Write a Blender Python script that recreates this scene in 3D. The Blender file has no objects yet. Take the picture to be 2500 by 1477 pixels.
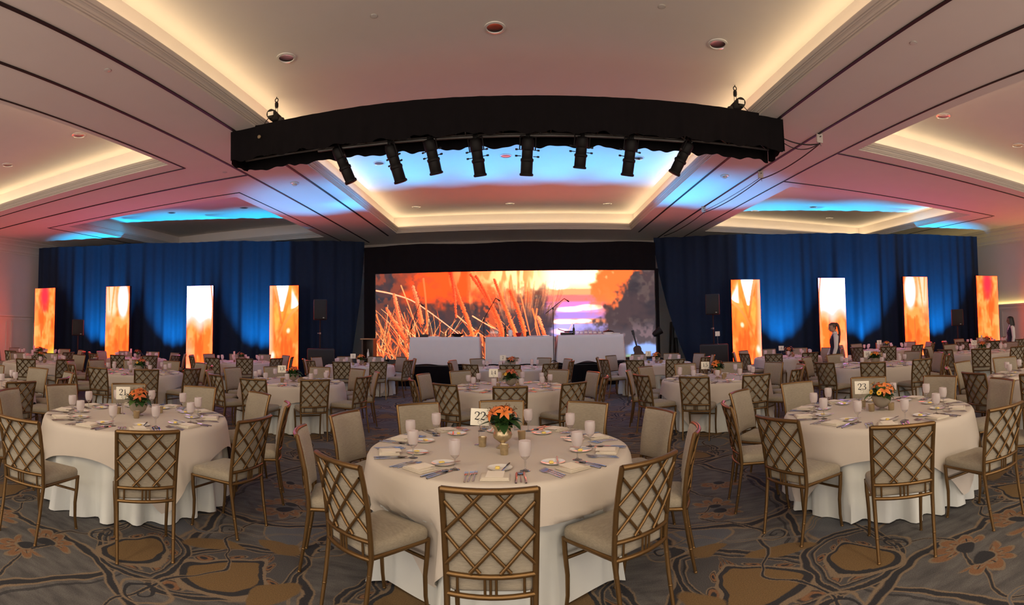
import bpy, math, random
import numpy as np
from mathutils import Vector, Matrix
random.seed(7)
PI = math.pi
C = bpy.context.scene.collection
S = bpy.context.scene

# ------------------------------------------------------------------ camera (a cylindrical panorama)
F, PITCH, ROLL, YAW, CY, CAMH = 1276.85, 0.0435, -0.0128, -0.0168, 755.04, 1.628
def _rot():
    c, s = math.cos(ROLL), math.sin(ROLL); A = Matrix(((c, 0, -s), (0, 1, 0), (s, 0, c)))
    c, s = math.cos(PITCH), math.sin(PITCH); B = Matrix(((1, 0, 0), (0, c, -s), (0, s, c)))
    c, s = math.cos(YAW), math.sin(YAW); Y = Matrix(((c, s, 0), (-s, c, 0), (0, 0, 1)))
    return Y @ B @ A
M3 = _rot()
cam = bpy.data.cameras.new('camera')
cam.type = 'PANO'
cam.panorama_type = 'CENTRAL_CYLINDRICAL'
cam.central_cylindrical_radius = 1.0
cam.central_cylindrical_range_u_min = -1250 / F
cam.central_cylindrical_range_u_max = 1250 / F
cam.central_cylindrical_range_v_min = (CY - 1477) / F
cam.central_cylindrical_range_v_max = CY / F
cam.clip_start = 0.02; cam.clip_end = 200
co = bpy.data.objects.new('camera', cam); C.objects.link(co)
R, U, B_ = M3.col[0], M3.col[2], -M3.col[1]
mw = Matrix.Identity(4)
for i in range(3):
    mw[i][0], mw[i][1], mw[i][2] = R[i], U[i], B_[i]
mw[2][3] = CAMH
co.matrix_world = mw
S.camera = co
def ray(x, y):
    u = (x - 1250) / F
    return M3 @ Vector((math.sin(u), math.cos(u), (CY - y) / F))
def on_z(x, y, z):
    d = ray(x, y); t = (z - CAMH) / d.z
    return d.x * t, d.y * t
def on_y(x, y, Y):
    d = ray(x, y); t = Y / d.y
    return Vector((d.x * t, Y, CAMH + d.z * t))

# ------------------------------------------------------------------ exposure, world
S.view_settings.view_transform = 'Standard'
S.view_settings.look = 'None'
S.view_settings.gamma = 1.0
S.view_settings.use_curve_mapping = False
S.view_settings.exposure = 0.15
w = bpy.data.worlds.new('world'); S.world = w; w.use_nodes = True
w.node_tree.nodes['Background'].inputs[0].default_value = (1.0, 0.84, 0.72, 1)
w.node_tree.nodes['Background'].inputs[1].default_value = 2.15
cy_ = S.cycles
cy_.max_bounces = 5; cy_.diffuse_bounces = 3; cy_.glossy_bounces = 2; cy_.transmission_bounces = 2
cy_.transparent_max_bounces = 10; cy_.caustics_reflective = False; cy_.caustics_refractive = False
cy_.sample_clamp_indirect = 4.0
cy_.use_denoising = True
cy_.use_adaptive_sampling = True; cy_.adaptive_threshold = 0.08

# ------------------------------------------------------------------ lights of the room
SOFFIT, UPPER = 5.3, 5.9
WARM = (1.0, 0.73, 0.42)
def area(name, loc, direction, sx, sy, power, col, spread=PI, shape='RECTANGLE', xaxis=None):
    l = bpy.data.lights.new(name, 'AREA'); l.shape = shape; l.size = sx; l.size_y = sy
    l.energy = power; l.color = col; l.spread = spread
    o = bpy.data.objects.new(name, l); C.objects.link(o)
    d = Vector(direction).normalized()
    z = -d
    x = Vector(xaxis).normalized() if xaxis else (Vector((1, 0, 0)) if abs(z.x) < .9 else Vector((0, 1, 0)))
    y = z.cross(x).normalized(); x = y.cross(z).normalized()
    m = Matrix.Identity(4)
    for i in range(3):
        m[i][0], m[i][1], m[i][2], m[i][3] = x[i], y[i], z[i], loc[i]
    o.matrix_world = m
    return o
def spot(name, loc, target, power, col, size, blend=0.6, rad=0.08):
    l = bpy.data.lights.new(name, 'SPOT'); l.energy = power; l.color = col
    l.spot_size = size; l.spot_blend = blend; l.shadow_soft_size = rad
    o = bpy.data.objects.new(name, l); C.objects.link(o); o.location = loc
    d = Vector(target) - Vector(loc)
    o.rotation_euler = d.to_track_quat('-Z', 'Y').to_euler()
    return o
# (the hall is left open behind the photographer: the rest of it is a soft warm surround)
# coffers: x0, x1, y0, y1 of the openings in the soffit; which sides carry a lit cove, and its strength per metre
COFFERS = [
    (-4.50, 4.05, -4.5, 18.6, 'LRB', 2.2),
    (-14.2, -7.15, -4.5, 8.87, 'LRB', 2.05),
    (6.72, 14.0, -4.5, 8.72, 'LRB', 2.05),
    (-14.2, -7.32, 12.0, 18.5, '', 0.0),
    (6.88, 14.1, 11.93, 18.5, 'LRBF', 2.0),
]
for (x0, x1, y0, y1, sides, pw) in COFFERS:
    for sd in sides:
        if sd in 'LR':
            x = x0 - 0.06 if sd == 'L' else x1 + 0.06; sg = 1 if sd == 'L' else -1
            ln = y1 - y0 - .1
            area('cove_lamp', (x, (y0 + y1) / 2, 5.505), (sg * .9, 0, 1), 0.07, ln, pw * ln, WARM, xaxis=(1, 0, -sg * .9))
        else:
            y = y0 - 0.06 if sd == 'F' else y1 + 0.06; sg = 1 if sd == 'F' else -1
            ln = x1 - x0 - .1
            area('cove_lamp', ((x0 + x1) / 2, y, 5.505), (0, sg * .9, 1), ln, 0.07, pw * ln, WARM, xaxis=(1, 0, 0))
# added fill lamps under the ceiling behind the photographer, with no fixtures modelled
for (x, y, p) in ((-2.9, -1.6, 60), (2.6, -1.6, 60), (-.2, -3.4, 60), (-9, -2.0, 60), (8.6, -2.0, 60)):
    area('rear_fill_lamp', (x, y, 5.86), (0, 0.12, -1), .3, .3, p, (1.0, .80, .52), shape='DISK')

# blue uplights on the floor in front of the drapes
BLUE = (0.0, 0.47, 1.0)
LEFT_DRAPE = ((-5.66, 18.36), (-17.5, 13.2)); RIGHT_DRAPE = ((4.86, 18.5), (16.5, 13.7))
def along(seg, t):
    (ax, ay), (bx, by) = seg
    return ax + (bx - ax) * t, ay + (by - ay) * t
for seg, ts in ((LEFT_DRAPE, (0.30, 0.545, 0.775)), (RIGHT_DRAPE, (0.36, 0.60, 0.84))):
    (ax, ay), (bx, by) = seg
    dx, dy = bx - ax, by - ay; L = math.hypot(dx, dy)
    nx, ny = (dy / L, -dx / L)
    if ny > 0: nx, ny = -nx, -ny
    for t in ts:
        x, y = along(seg, t)
        lp = (x + nx * 1.1, y + ny * 1.1, .15)
        spot('uplight_lamp', lp, (x + nx * .05, y + ny * .05, 2.7), 2600, BLUE, math.radians(60), 1.0, .06)
# blue beams thrown up on to the ceiling from the floor before the stage; their round edges overlap in lobes
for x in (-6.0, -4.0, -2.0, 0.0, 1.9, 3.8, 5.7):
    spot('stage_beam_lamp', (x, 15.25, .25), (x * .96, 13.05, 5.9), 1350, (0.0, .43, 1.0), math.radians(44), .8, .05)

# ------------------------------------------------------------------ mesh builder
class MB:
    def __init__(s): s.v = []; s.f = []; s.m = []; s.mi = 0
    def add(s, vs, fs):
        o = len(s.v); s.v.extend([tuple(p) for p in vs]); s.f.extend([tuple(i + o for i in f) for f in fs]); s.m.extend([s.mi] * len(fs)); return s
    def box(s, c, d, rz=0, rx=0, mat=None):
        x, y, z = d[0] / 2, d[1] / 2, d[2] / 2
        vs = [Vector(p) for p in ((-x, -y, -z), (x, -y, -z), (x, y, -z), (-x, y, -z), (-x, -y, z), (x, -y, z), (x, y, z), (-x, y, z))]
        m = Matrix.Rotation(rz, 3, 'Z') @ Matrix.Rotation(rx, 3, 'X') if mat is None else mat
        return s.add([m @ v + Vector(c) for v in vs], [(0, 3, 2, 1), (4, 5, 6, 7), (0, 1, 5, 4), (1, 2, 6, 5), (2, 3, 7, 6), (3, 0, 4, 7)])
    def rbox(s, c, d, r=.02, n=3, rz=0):
        """box with rounded vertical and horizontal edges"""
        x, y, z = d[0] / 2, d[1] / 2, d[2] / 2
        r = min(r, x * .98, y * .98, z * .98)
        rings = []
        for i in range(n + 1):
            a = PI / 2 * i / n; rings.append((r * (1 - math.sin(a)), -z + r * (1 - math.cos(a))))
        rings += [(a_, -b_) for a_, b_ in rings[::-1]]
        ln, vs = 0, []
        ca, sa = math.cos(rz), math.sin(rz)
        for ins, zz in rings:
            pts = []
            for k, (sx, sy) in enumerate(((1, 1), (-1, 1), (-1, -1), (1, -1))):
                for i in range(n + 1):
                    a = PI / 2 * k + PI / 2 * i / n
                    px = sx * (x - r) + (r - ins) * math.cos(a); py = sy * (y - r) + (r - ins) * math.sin(a)
                    pts.append((c[0] + px * ca - py * sa, c[1] + px * sa + py * ca, c[2] + zz))
            ln = len(pts); vs += pts
        fs = []
        R_ = len(rings)
        for j in range(R_ - 1):
            for i in range(ln):
                k = (i + 1) % ln
                fs.append((j * ln + i, j * ln + k, (j + 1) * ln + k, (j + 1) * ln + i))
        fs.append(tuple(range(ln - 1, -1, -1))); fs.append(tuple((R_ - 1) * ln + i for i in range(ln)))
        return s.add(vs, fs)
    def tube(s, path, r, n=8, cap=True, closed=False, flat=1.0):
        P = [Vector(p) for p in path]; m = len(P)
        rs = [r] * m if not isinstance(r, (list, tuple)) else list(r)
        vs, fs = [], []
        up = None
        for i in range(m):
            if closed: t = P[(i + 1) % m] - P[i - 1]
            else: t = P[min(i + 1, m - 1)] - P[max(i - 1, 0)]
            if t.length < 1e-9: t = Vector((0, 0, 1))
            t.normalize()
            if up is None:
                up = Vector((0, 0, 1)) if abs(t.z) < .9 else Vector((1, 0, 0))
            a = (up - t * up.dot(t))
            if a.length < 1e-6: a = t.orthogonal()
            a.normalize(); b = t.cross(a); up = a
            for k in range(n):
                q = 2 * PI * k / n
                vs.append(P[i] + a * (rs[i] * flat * math.cos(q)) + b * (rs[i] * math.sin(q)))
        for i in range(m if closed else m - 1):
            j = (i + 1) % m
            for k in range(n):
                l = (k + 1) % n
                fs.append((i * n + k, i * n + l, j * n + l, j * n + k))
        if cap and not closed:
            fs.append(tuple(range(n - 1, -1, -1))); fs.append(tuple((m - 1) * n + k for k in range(n)))
        return s.add(vs, fs)
    def lathe(s, prof, n=24, c=(0, 0, 0), cap0=True, cap1=True, mat=None):
        vs, fs = [], []
        for r, z in prof:
            for k in range(n):
                a = 2 * PI * k / n
                p = Vector((r * math.cos(a), r * math.sin(a), z))
                if mat is not None: p = mat @ p
                vs.append(p + Vector(c))
        for i in range(len(prof) - 1):
            for k in range(n):
                l = (k + 1) % n
                fs.append((i * n + k, i * n + l, (i + 1) * n + l, (i + 1) * n + k))
        if cap0: fs.append(tuple(range(n - 1, -1, -1)))
        if cap1: fs.append(tuple((len(prof) - 1) * n + k for k in range(n)))
        return s.add(vs, fs)
    def grid(s, pts, wrap=False):
        m, n = len(pts), len(pts[0])
        vs = [p for row in pts for p in row]; fs = []
        for i in range(m - 1):
            for j in range(n if wrap else n - 1):
                k = (j + 1) % n
                fs.append((i * n + j, i * n + k, (i + 1) * n + k, (i + 1) * n + j))
        return s.add(vs, fs)
    def mesh(s, name, mats, smooth=True, ang=62):
        me = bpy.data.meshes.new(name)
        me.from_pydata(s.v, [], s.f)
        for m in (mats if isinstance(mats, (list, tuple)) else [mats]): me.materials.append(m)
        if any(s.m): me.polygons.foreach_set('material_index', s.m)
        if smooth:
            me.polygons.foreach_set('use_smooth', [True] * len(me.polygons))
            me.set_sharp_from_angle(angle=math.radians(ang))
        me.update()
        return me
    def build(s, name, mats, parent=None, loc=None, rz=0, smooth=True, ang=62):
        return link(name, s.mesh(name, mats, smooth, ang), parent, loc, rz)
def link(name, me, parent=None, loc=None, rz=0):
    o = bpy.data.objects.new(name, me); C.objects.link(o)
    if parent is not None: o.parent = parent
    if loc is not None: o.location = loc
    if rz: o.rotation_euler = (0, 0, rz)
    return o
def tag(o, label=None, cat=None, group=None, kind=None):
    if label: o['label'] = label
    if cat: o['category'] = cat
    if group: o['group'] = group
    if kind: o['kind'] = kind
    return o
def thing(name, label, cat, loc=(0, 0, 0), rz=0, group=None):
    o = bpy.data.objects.new(name, None); C.objects.link(o)
    o.empty_display_size = .1
    o.location = loc; o.rotation_euler = (0, 0, rz)
    return tag(o, label, cat, group)
def struct(o): o['kind'] = 'structure'; return o
KIDS = {}
def kids(o):
    if o.name not in KIDS: KIDS[o.name] = list(o.children)
    return KIDS[o.name]
def dup(o, loc, rz=0, label=None, group=None, scale=None):
    r = o.copy(); C.objects.link(r); r.location = loc; r.rotation_euler = (0, 0, rz)
    if scale: r.scale = (scale, scale, scale)
    if label: r['label'] = label
    if group: r['group'] = group
    for ch in kids(o):
        c = ch.copy(); C.objects.link(c); c.parent = r
        for g in kids(ch):
            d = g.copy(); C.objects.link(d); d.parent = c
    return r
USED = set()
def place(proto, loc, rz=0, label=None, group=None, scale=None):
    """the first placement moves the prototype itself, later ones copy it"""
    kids(proto)
    for ch in kids(proto): kids(ch)
    if proto.name in USED: return dup(proto, loc, rz, label, group, scale)
    USED.add(proto.name)
    proto.location = loc; proto.rotation_euler = (0, 0, rz)
    if scale: proto.scale = (scale, scale, scale)
    if label: proto['label'] = label
    if group: proto['group'] = group
    return proto

# ------------------------------------------------------------------ materials
def srgb(r, g, b):
    f = lambda c: c / 12.92 if c <= .04045 else ((c + .055) / 1.055) ** 2.4
    return (f(r / 255), f(g / 255), f(b / 255))
def newmat(name):
    m = bpy.data.materials.new(name); m.use_nodes = True
    return m, m.node_tree, m.node_tree.nodes['Principled BSDF']
def mat(name, col, rough=.6, metal=0, noise=0, nscale=30, bump=0, bscale=200, spec=.5, stretch=None, sheen=0):
    m, nt, b = newmat(name)
    b.inputs['Base Color'].default_value = (*col, 1); b.inputs['Roughness'].default_value = rough; b.inputs['Metallic'].default_value = metal
    b.inputs['Specular IOR Level'].default_value = spec
    if sheen: b.inputs['Sheen Weight'].default_value = sheen
    if noise or bump:
        tc = nt.nodes.new('ShaderNodeTexCoord'); mp = nt.nodes.new('ShaderNodeMapping')
        nt.links.new(tc.outputs['Object'], mp.inputs[0])
        if stretch: mp.inputs['Scale'].default_value = stretch
        n = nt.nodes.new('ShaderNodeTexNoise'); n.inputs['Scale'].default_value = nscale; n.inputs['Detail'].default_value = 4
        nt.links.new(mp.outputs[0], n.inputs['Vector'])
        mx = nt.nodes.new('ShaderNodeMix'); mx.data_type = 'RGBA'
        mx.inputs[6].default_value = (*[max(0, c * (1 - noise)) for c in col], 1); mx.inputs[7].default_value = (*[min(1, c * (1 + noise)) for c in col], 1)
        nt.links.new(n.outputs[0], mx.inputs[0]); nt.links.new(mx.outputs[2], b.inputs['Base Color'])
        if bump:
            n2 = nt.nodes.new('ShaderNodeTexNoise'); n2.inputs['Scale'].default_value = bscale
            nt.links.new(mp.outputs[0], n2.inputs['Vector'])
            bp = nt.nodes.new('ShaderNodeBump'); bp.inputs['Strength'].default_value = bump; bp.inputs['Distance'].default_value = .004
            nt.links.new(n2.outputs[0], bp.inputs['Height']); nt.links.new(bp.outputs[0], b.inputs['Normal'])
    return m
def glass(name, tint=(1, 1, 1), frost=0.0, frostcol=(.8, .8, .8), fac=.12):
    """thin glass: mostly see-through with a glossy coat, optionally clouded"""
    m, nt, b = newmat(name); nt.nodes.remove(b)
    out = nt.nodes['Material Output']
    tr = nt.nodes.new('ShaderNodeBsdfTransparent'); tr.inputs[0].default_value = (*tint, 1)
    gl = nt.nodes.new('ShaderNodeBsdfGlossy'); gl.inputs['Roughness'].default_value = .05
    lw = nt.nodes.new('ShaderNodeLayerWeight'); lw.inputs[0].default_value = .35
    mp = nt.nodes.new('ShaderNodeMath'); mp.operation = 'MULTIPLY_ADD'; mp.inputs[1].default_value = .5; mp.inputs[2].default_value = fac
    nt.links.new(lw.outputs['Fresnel'], mp.inputs[0])
    mx = nt.nodes.new('ShaderNodeMixShader'); nt.links.new(mp.outputs[0], mx.inputs[0]); nt.links.new(tr.outputs[0], mx.inputs[1]); nt.links.new(gl.outputs[0], mx.inputs[2])
    last = mx
    if frost:
        df = nt.nodes.new('ShaderNodeBsdfDiffuse'); df.inputs[0].default_value = (*frostcol, 1)
        tl = nt.nodes.new('ShaderNodeBsdfTranslucent'); tl.inputs[0].default_value = (*frostcol, 1)
        ad = nt.nodes.new('ShaderNodeMixShader'); ad.inputs[0].default_value = .45
        nt.links.new(df.outputs[0], ad.inputs[1]); nt.links.new(tl.outputs[0], ad.inputs[2])
        m2 = nt.nodes.new('ShaderNodeMixShader'); m2.inputs[0].default_value = frost
        nt.links.new(mx.outputs[0], m2.inputs[1]); nt.links.new(ad.outputs[0], m2.inputs[2]); last = m2
    nt.links.new(last.outputs[0], out.inputs[0])
    return m
def screenmat(name):
    m, nt, b = newmat(name); nt.nodes.remove(b)
    at = nt.nodes.new('ShaderNodeAttribute'); at.attribute_name = 'picture'
    em = nt.nodes.new('ShaderNodeEmission'); nt.links.new(at.outputs['Color'], em.inputs[0]); em.inputs[1].default_value = 2.15
    nt.links.new(em.outputs[0], nt.nodes['Material Output'].inputs[0])
    return m
def fabric(name, col, col2, scale=90, rough=.9, warp=(1, 1, 6), bump=.25):
    m = mat(name, col, rough, 0, .30, scale, bump, scale * 3, .2, warp, sheen=.15)
    return m

PAINT = mat('ceiling_paint', (.90, .845, .785), .85, noise=.03, nscale=2, spec=.2)
TRIMP = mat('moulding_paint', (.62, .57, .51), .7, noise=.03, nscale=3, spec=.2)
WALLP = mat('wall_paint', (.60, .54, .50), .85, noise=.04, nscale=2, spec=.2)
GROOVE = mat('track_rubber', (.012, .010, .010), .6, noise=.1, nscale=10)
GOLD = mat('gold_lacquer', (.195, .112, .042), .34, .75, .15, 18, .05, 80)
GOLDD = mat('gold_lacquer_lattice', (.18, .102, .038), .36, .7, .15, 18, .05, 80)
CREAM = fabric('cream_upholstery', (.325, .285, .215), None, 22, .92, (1.2, 3, 9), .6)
CHROME = mat('polished_steel', (.55, .53, .52), .18, 1.0, .05, 40)
LINEN = mat('ivory_linen', (.62, .565, .495), .85, noise=.03, nscale=6, bump=.08, bscale=300, spec=.2)
LINENW = mat('white_linen', (.69, .715, .68), .85, noise=.03, nscale=6, bump=.08, bscale=300, spec=.2)
NAPKIN = mat('cream_napkin', (.64, .58, .48), .9, noise=.04, nscale=30, bump=.15, bscale=300, spec=.2)
PAPER = mat('menu_paper', (.86, .80, .68), .8, noise=.02, nscale=60)
CARDM = mat('number_card', (.86, .83, .70), .7, noise=.02, nscale=50)
INK = mat('black_ink', (.015, .014, .013), .6, noise=.1, nscale=40)
PORC = mat('white_china', (.85, .83, .78), .12, noise=.02, nscale=20)
BUTTER = mat('yellow_butter', (.86, .66, .16), .45, noise=.08, nscale=60)
FROST = glass('iced_goblet_glass', (1, 1, 1), .72, (.84, .78, .76), .06)
CLEAR = glass('clear_goblet_glass', (.97, .97, .97), 0, fac=.16)
BOWLG = glass('smoked_bowl_glass', (.92, .88, .80), .55, (.62, .55, .44), .12)
MERC = mat('mercury_gold_glass', (.50, .40, .24), .28, .75, .35, 45, .15, 60)
VOTV = glass('amber_votive_glass', (.85, .72, .5), .55, (.62, .50, .30), .12)
WAX = mat('ivory_wax', (.85, .78, .62), .5, noise=.03, nscale=30)
LEAF = mat('dark_leaf', (.022, .062, .014), .45, noise=.35, nscale=25)
LEAF2 = mat('mid_leaf', (.06, .12, .025), .5, noise=.35, nscale=25)
LILY = mat('orange_lily_petal', (.72, .19, .035), .5, noise=.2, nscale=40)
LILYR = mat('rust_lily_petal', (.55, .12, .03), .5, noise=.2, nscale=40)
YELLOW = mat('yellow_petal', (.80, .46, .03), .5, noise=.15, nscale=40)
CENTRE = mat('brown_flower_centre', (.10, .045, .012), .8, noise=.2, nscale=80)
BLACKF = mat('black_drape_cloth', (.0085, .0070, .0080), .95, noise=.2, nscale=8, spec=.1)
NAVYF = mat('navy_drape_cloth', (.012, .023, .050), .85, noise=.15, nscale=8, spec=.2)
BLACKM = mat('black_paint_metal', (.009, .008, .008), .6, noise=.2, nscale=20, spec=.25)
BLACKP = mat('black_plastic', (.016, .015, .015), .55, noise=.2, nscale=30)
GRILLE = mat('speaker_grille', (.010, .010, .010), .7, noise=.4, nscale=200)
GREYM = mat('grey_pipe', (.20, .19, .18), .4, .6, .1, 20)
WOODD = mat('dark_cherry_wood', (.045, .016, .010), .4, noise=.3, nscale=12, stretch=(1, 1, 8))
WOODL = mat('maple_wood', (.35, .18, .08), .45, noise=.2, nscale=10, stretch=(1, 1, 8))
SKIN = mat('skin', (.42, .24, .17), .55, noise=.06, nscale=30)
SKIND = mat('deep_skin', (.20, .11, .08), .55, noise=.06, nscale=30)
HAIRB = mat('brown_hair', (.07, .035, .02), .55, noise=.3, nscale=60, stretch=(1, 1, .2))
HAIRK = mat('black_hair', (.010, .008, .008), .5, noise=.3, nscale=60, stretch=(1, 1, .2))
SHIRT = mat('white_shirt', (.66, .64, .64), .85, noise=.05, nscale=20)
VEST = mat('navy_vest', (.010, .013, .030), .8, noise=.15, nscale=40)
TROUS = mat('black_trousers', (.008, .008, .010), .85, noise=.15, nscale=40)
GREENG = mat('green_bottle_glass', (.010, .018, .008), .1, noise=.1, nscale=10)
STEEL = mat('brushed_steel', (.45, .44, .43), .3, 1, .1, 60)
CLEARBX = glass('clear_container', (.95, .95, .95), .25, (.6, .58, .56), .15)
REDP = mat('red_enamel', (.35, .01, .02), .3, noise=.1, nscale=20)
# ------------------------------------------------------------------ carpet (patterned broadloom, all in math nodes)
class N:
    nt = None
    def __init__(s, k): s.k = k
    @staticmethod
    def op(o, *a, clamp=False):
        n = N.nt.nodes.new('ShaderNodeMath'); n.operation = o; n.use_clamp = clamp
        for i, v in enumerate(a):
            if isinstance(v, N): N.nt.links.new(v.k, n.inputs[i])
            else: n.inputs[i].default_value = v
        return N(n.outputs[0])
    def __add__(s, o): return N.op('ADD', s, o)
    __radd__ = __add__
    def __sub__(s, o): return N.op('SUBTRACT', s, o)
    def __rsub__(s, o): return N.op('SUBTRACT', o, s)
    def __mul__(s, o): return N.op('MULTIPLY', s, o)
    __rmul__ = __mul__
    def __truediv__(s, o): return N.op('DIVIDE', s, o)
    def __neg__(s): return N.op('MULTIPLY', s, -1.0)
def nabs(a): return N.op('ABSOLUTE', a)
def nsin(a): return N.op('SINE', a)
def ncos(a): return N.op('COSINE', a)
def nmin(a, b): return N.op('MINIMUM', a, b)
def nmax(a, b): return N.op('MAXIMUM', a, b)
def nsqrt(a): return N.op('SQRT', a)
def below(a, t, w):
    """1 where a < t, with a soft edge of width w"""
    return N.op('MULTIPLY_ADD', a, -1.0 / w, t / w + .5, clamp=True)
def between(a, lo, hi, w): return below(a, hi, w) - below(a, lo, w)
def carpet():
    m, nt, b = newmat('patterned_carpet'); N.nt = nt
    b.inputs['Roughness'].default_value = .95; b.inputs['Specular IOR Level'].default_value = .1
    tc = nt.nodes.new('ShaderNodeTexCoord')
    wn = nt.nodes.new('ShaderNodeTexNoise'); wn.inputs['Scale'].default_value = 2.2; wn.inputs['Detail'].default_value = 2
    nt.links.new(tc.outputs['Object'], wn.inputs['Vector'])
    sw = nt.nodes.new('ShaderNodeSeparateXYZ'); nt.links.new(wn.outputs['Color'], sw.inputs[0])
    sp = nt.nodes.new('ShaderNodeSeparateXYZ'); nt.links.new(tc.outputs['Object'], sp.inputs[0])
    fn = nt.nodes.new('ShaderNodeTexNoise'); fn.inputs['Scale'].default_value = 55; fn.inputs['Detail'].default_value = 2
    nt.links.new(tc.outputs['Object'], fn.inputs['Vector'])
    fz = N(fn.outputs[0]) - .5
    x = N(sp.outputs[0]) + (N(sw.outputs[0]) - .5) * .26 + fz * .014
    y = N(sp.outputs[1]) + (N(sw.outputs[1]) - .5) * .26 + fz * .014
    HX, PY = 3.3, 3.5
    xm = N.op('PINGPONG', x + .23, HX)
    ym = N.op('WRAP', y, 4.75, 1.25)
    col = [None]
    def rgb(c):
        n = nt.nodes.new('ShaderNodeRGB'); n.outputs[0].default_value = (*c, 1); return n.outputs[0]
    def lay(mask, c):
        mx = nt.nodes.new('ShaderNodeMix'); mx.data_type = 'RGBA'
        nt.links.new(mask.k, mx.inputs[0]); nt.links.new(col[0], mx.inputs[6])
        if isinstance(c, tuple): mx.inputs[7].default_value = (*c, 1)
        else: nt.links.new(c, mx.inputs[7])
        col[0] = mx.outputs[2]
    BASE1, BASE2 = (.086, .084, .086), (.146, .142, .139)
    SLATE, BEIGE, GLD, ORG, BLUEG = (.040, .041, .047), (.225, .170, .118), (.185, .120, .058), (.225, .122, .068), (.125, .132, .145)
    # streaky ground
    mp = nt.nodes.new('ShaderNodeMapping'); mp.inputs['Scale'].default_value = (3, 11, 1); mp.inputs['Rotation'].default_value = (0, 0, .35)
    nt.links.new(tc.outputs['Object'], mp.inputs[0])
    n1 = nt.nodes.new('ShaderNodeTexNoise'); n1.inputs['Scale'].default_value = 1.3; n1.inputs['Detail'].default_value = 5
    nt.links.new(mp.outputs[0], n1.inputs['Vector'])
    mx = nt.nodes.new('ShaderNodeMix'); mx.data_type = 'RGBA'; mx.inputs[6].default_value = (*BASE1, 1); mx.inputs[7].default_value = (*BASE2, 1)
    rr = N.op('MULTIPLY_ADD', N(n1.outputs[0]), 3.0, -1.0, clamp=True)
    nt.links.new(rr.k, mx.inputs[0]); col[0] = mx.outputs[2]
    def ell(cx, cy, a, bb, ang=0, taper=0):
        dx, dy = xm - cx, ym - cy
        c, s = math.cos(ang), math.sin(ang)
        u = dx * c + dy * s; v = dy * c - dx * s
        if taper: bbn = N.op('MULTIPLY_ADD', u, -taper * bb / a, bb); v2 = v / nmax(bbn, .02)
        else: v2 = v / bb
        u2 = u / a
        return nsqrt(u2 * u2 + v2 * v2), N.op('ARCTAN2', v2, u2)
    # blue-grey leaf grounds
    for cx, cy, a, bb in ((1.50, 3.90, .34, .20), (.55, 2.35, .40, .30), (2.75, 3.55, .42, .30), (.35, 4.2, .3, .25)):
        f, t = ell(cx, cy, a, bb, .3)
        lay(below(f, 1.0, .12), BLUEG); lay(between(f, .97, 1.06, .05), BEIGE)
    # sweeping bands
    def band(d, w, inner=SLATE):
        ad = nabs(d)
        lay(below(ad, w + .022, .012), BEIGE); lay(below(ad, w, .012), inner)
    s1 = xm - (1.02 + .30 * nsin(ym * (2 * PI / PY) + 1.1))
    band(s1, .034); lay(between(nabs(s1 - .12), 0.0, .014, .012), BEIGE)
    s2 = xm - (2.42 + .22 * nsin(ym * (2 * PI / PY) - .9))
    band(s2, .030); lay(between(nabs(s2 + .10), 0.0, .012, .012), SLATE)
    s3 = ym - (2.52 + .20 * nsin(xm * 2.3 - 5.2))
    band(s3, .028)
    s4 = ym - (4.25 + .24 * nsin(xm * 2.0 + .6))
    band(s4, .026); lay(between(nabs(s4 - .10), 0.0, .012, .012), BEIGE)
    # pointed leaves (two arcs) holding a gold teardrop and a row of scallops
    for cx, cy, h, R_, la, a, bb, ang in ((1.66, 3.12, .24, .62, 2.2, .30, .25, 1.75), (2.40, 3.02, .22, .54, .75, .25, .21, 1.35), (.45, 3.25, .22, .56, 2.3, .27, .23, 1.2), (3.02, 4.22, .22, .54, .8, .25, .21, 1.9), (1.15, 1.80, .22, .54, 2.3, .25, .20, 1.5)):
        c_, s_ = math.cos(la), math.sin(la)
        d1x, d1y = xm - (cx - s_ * h), ym - (cy + c_ * h); d2x, d2y = xm - (cx + s_ * h), ym - (cy - c_ * h)
        d = nsqrt(nmax(d1x * d1x + d1y * d1y, d2x * d2x + d2y * d2y))
        for e, c in ((.044, BEIGE), (.034, SLATE), (.000, BEIGE), (-.011, BASE1), (-.026, SLATE), (-.042, BEIGE), (-.052, BASE1)): lay(below(d, R_ + e, .008), c)
        f, t = ell(cx, cy - .04, a, bb, ang, .62)
        n_ = 13
        fr = N.op('FRACT', t * (n_ / (2 * PI)) + .5) - .5
        ds = fr * (2 * PI / n_) * f; dr = (f - 1.36) * .8
        q = nsqrt(ds * ds + dr * dr)
        inside = below(d, R_ - .062, .01)
        lay(below(q, .235, .03) * inside, BEIGE); lay(below(q, .190, .03) * inside, SLATE); lay(below(q, .155, .03) * inside, ORG); lay(below(q, .075, .03) * inside, SLATE)
        lay(below(f, 1.20, .03), BEIGE); lay(below(f, 1.06, .03), SLATE); lay(below(f, .90, .03), GLD)
    # gold tongues
    for cx, cy, a, bb, ang in ((1.55, 3.66, .17, .10, .2), (2.02, 3.42, .26, .09, 2.9), (1.30, 2.95, .12, .2, .3)):
        f, t = ell(cx, cy, a, bb, ang, .5); lay(below(f, 1.0, .12), GLD)
    # thin tendrils winding through the ground
    for ph, am, fq, of in ((.3, .16, 4.1, .62), (1.7, .13, 5.0, 1.9), (2.6, .15, 4.4, 2.85)):
        e = xm - (of + am * nsin(ym * fq + ph) + .05 * nsin(ym * 11.0 + ph)); ae = nabs(e)
        lay(below(ae, .020, .008), BEIGE); lay(below(ae, .011, .008), SLATE)
    for ph, am, fq, of in ((.9, .12, 4.6, 1.75), (2.2, .14, 3.9, 3.75)):
        e = ym - (of + am * nsin(xm * fq + ph) + .05 * nsin(xm * 12.0 + ph)); ae = nabs(e)
        lay(below(ae, .019, .008), BEIGE); lay(below(ae, .010, .008), BLUEG)
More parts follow.
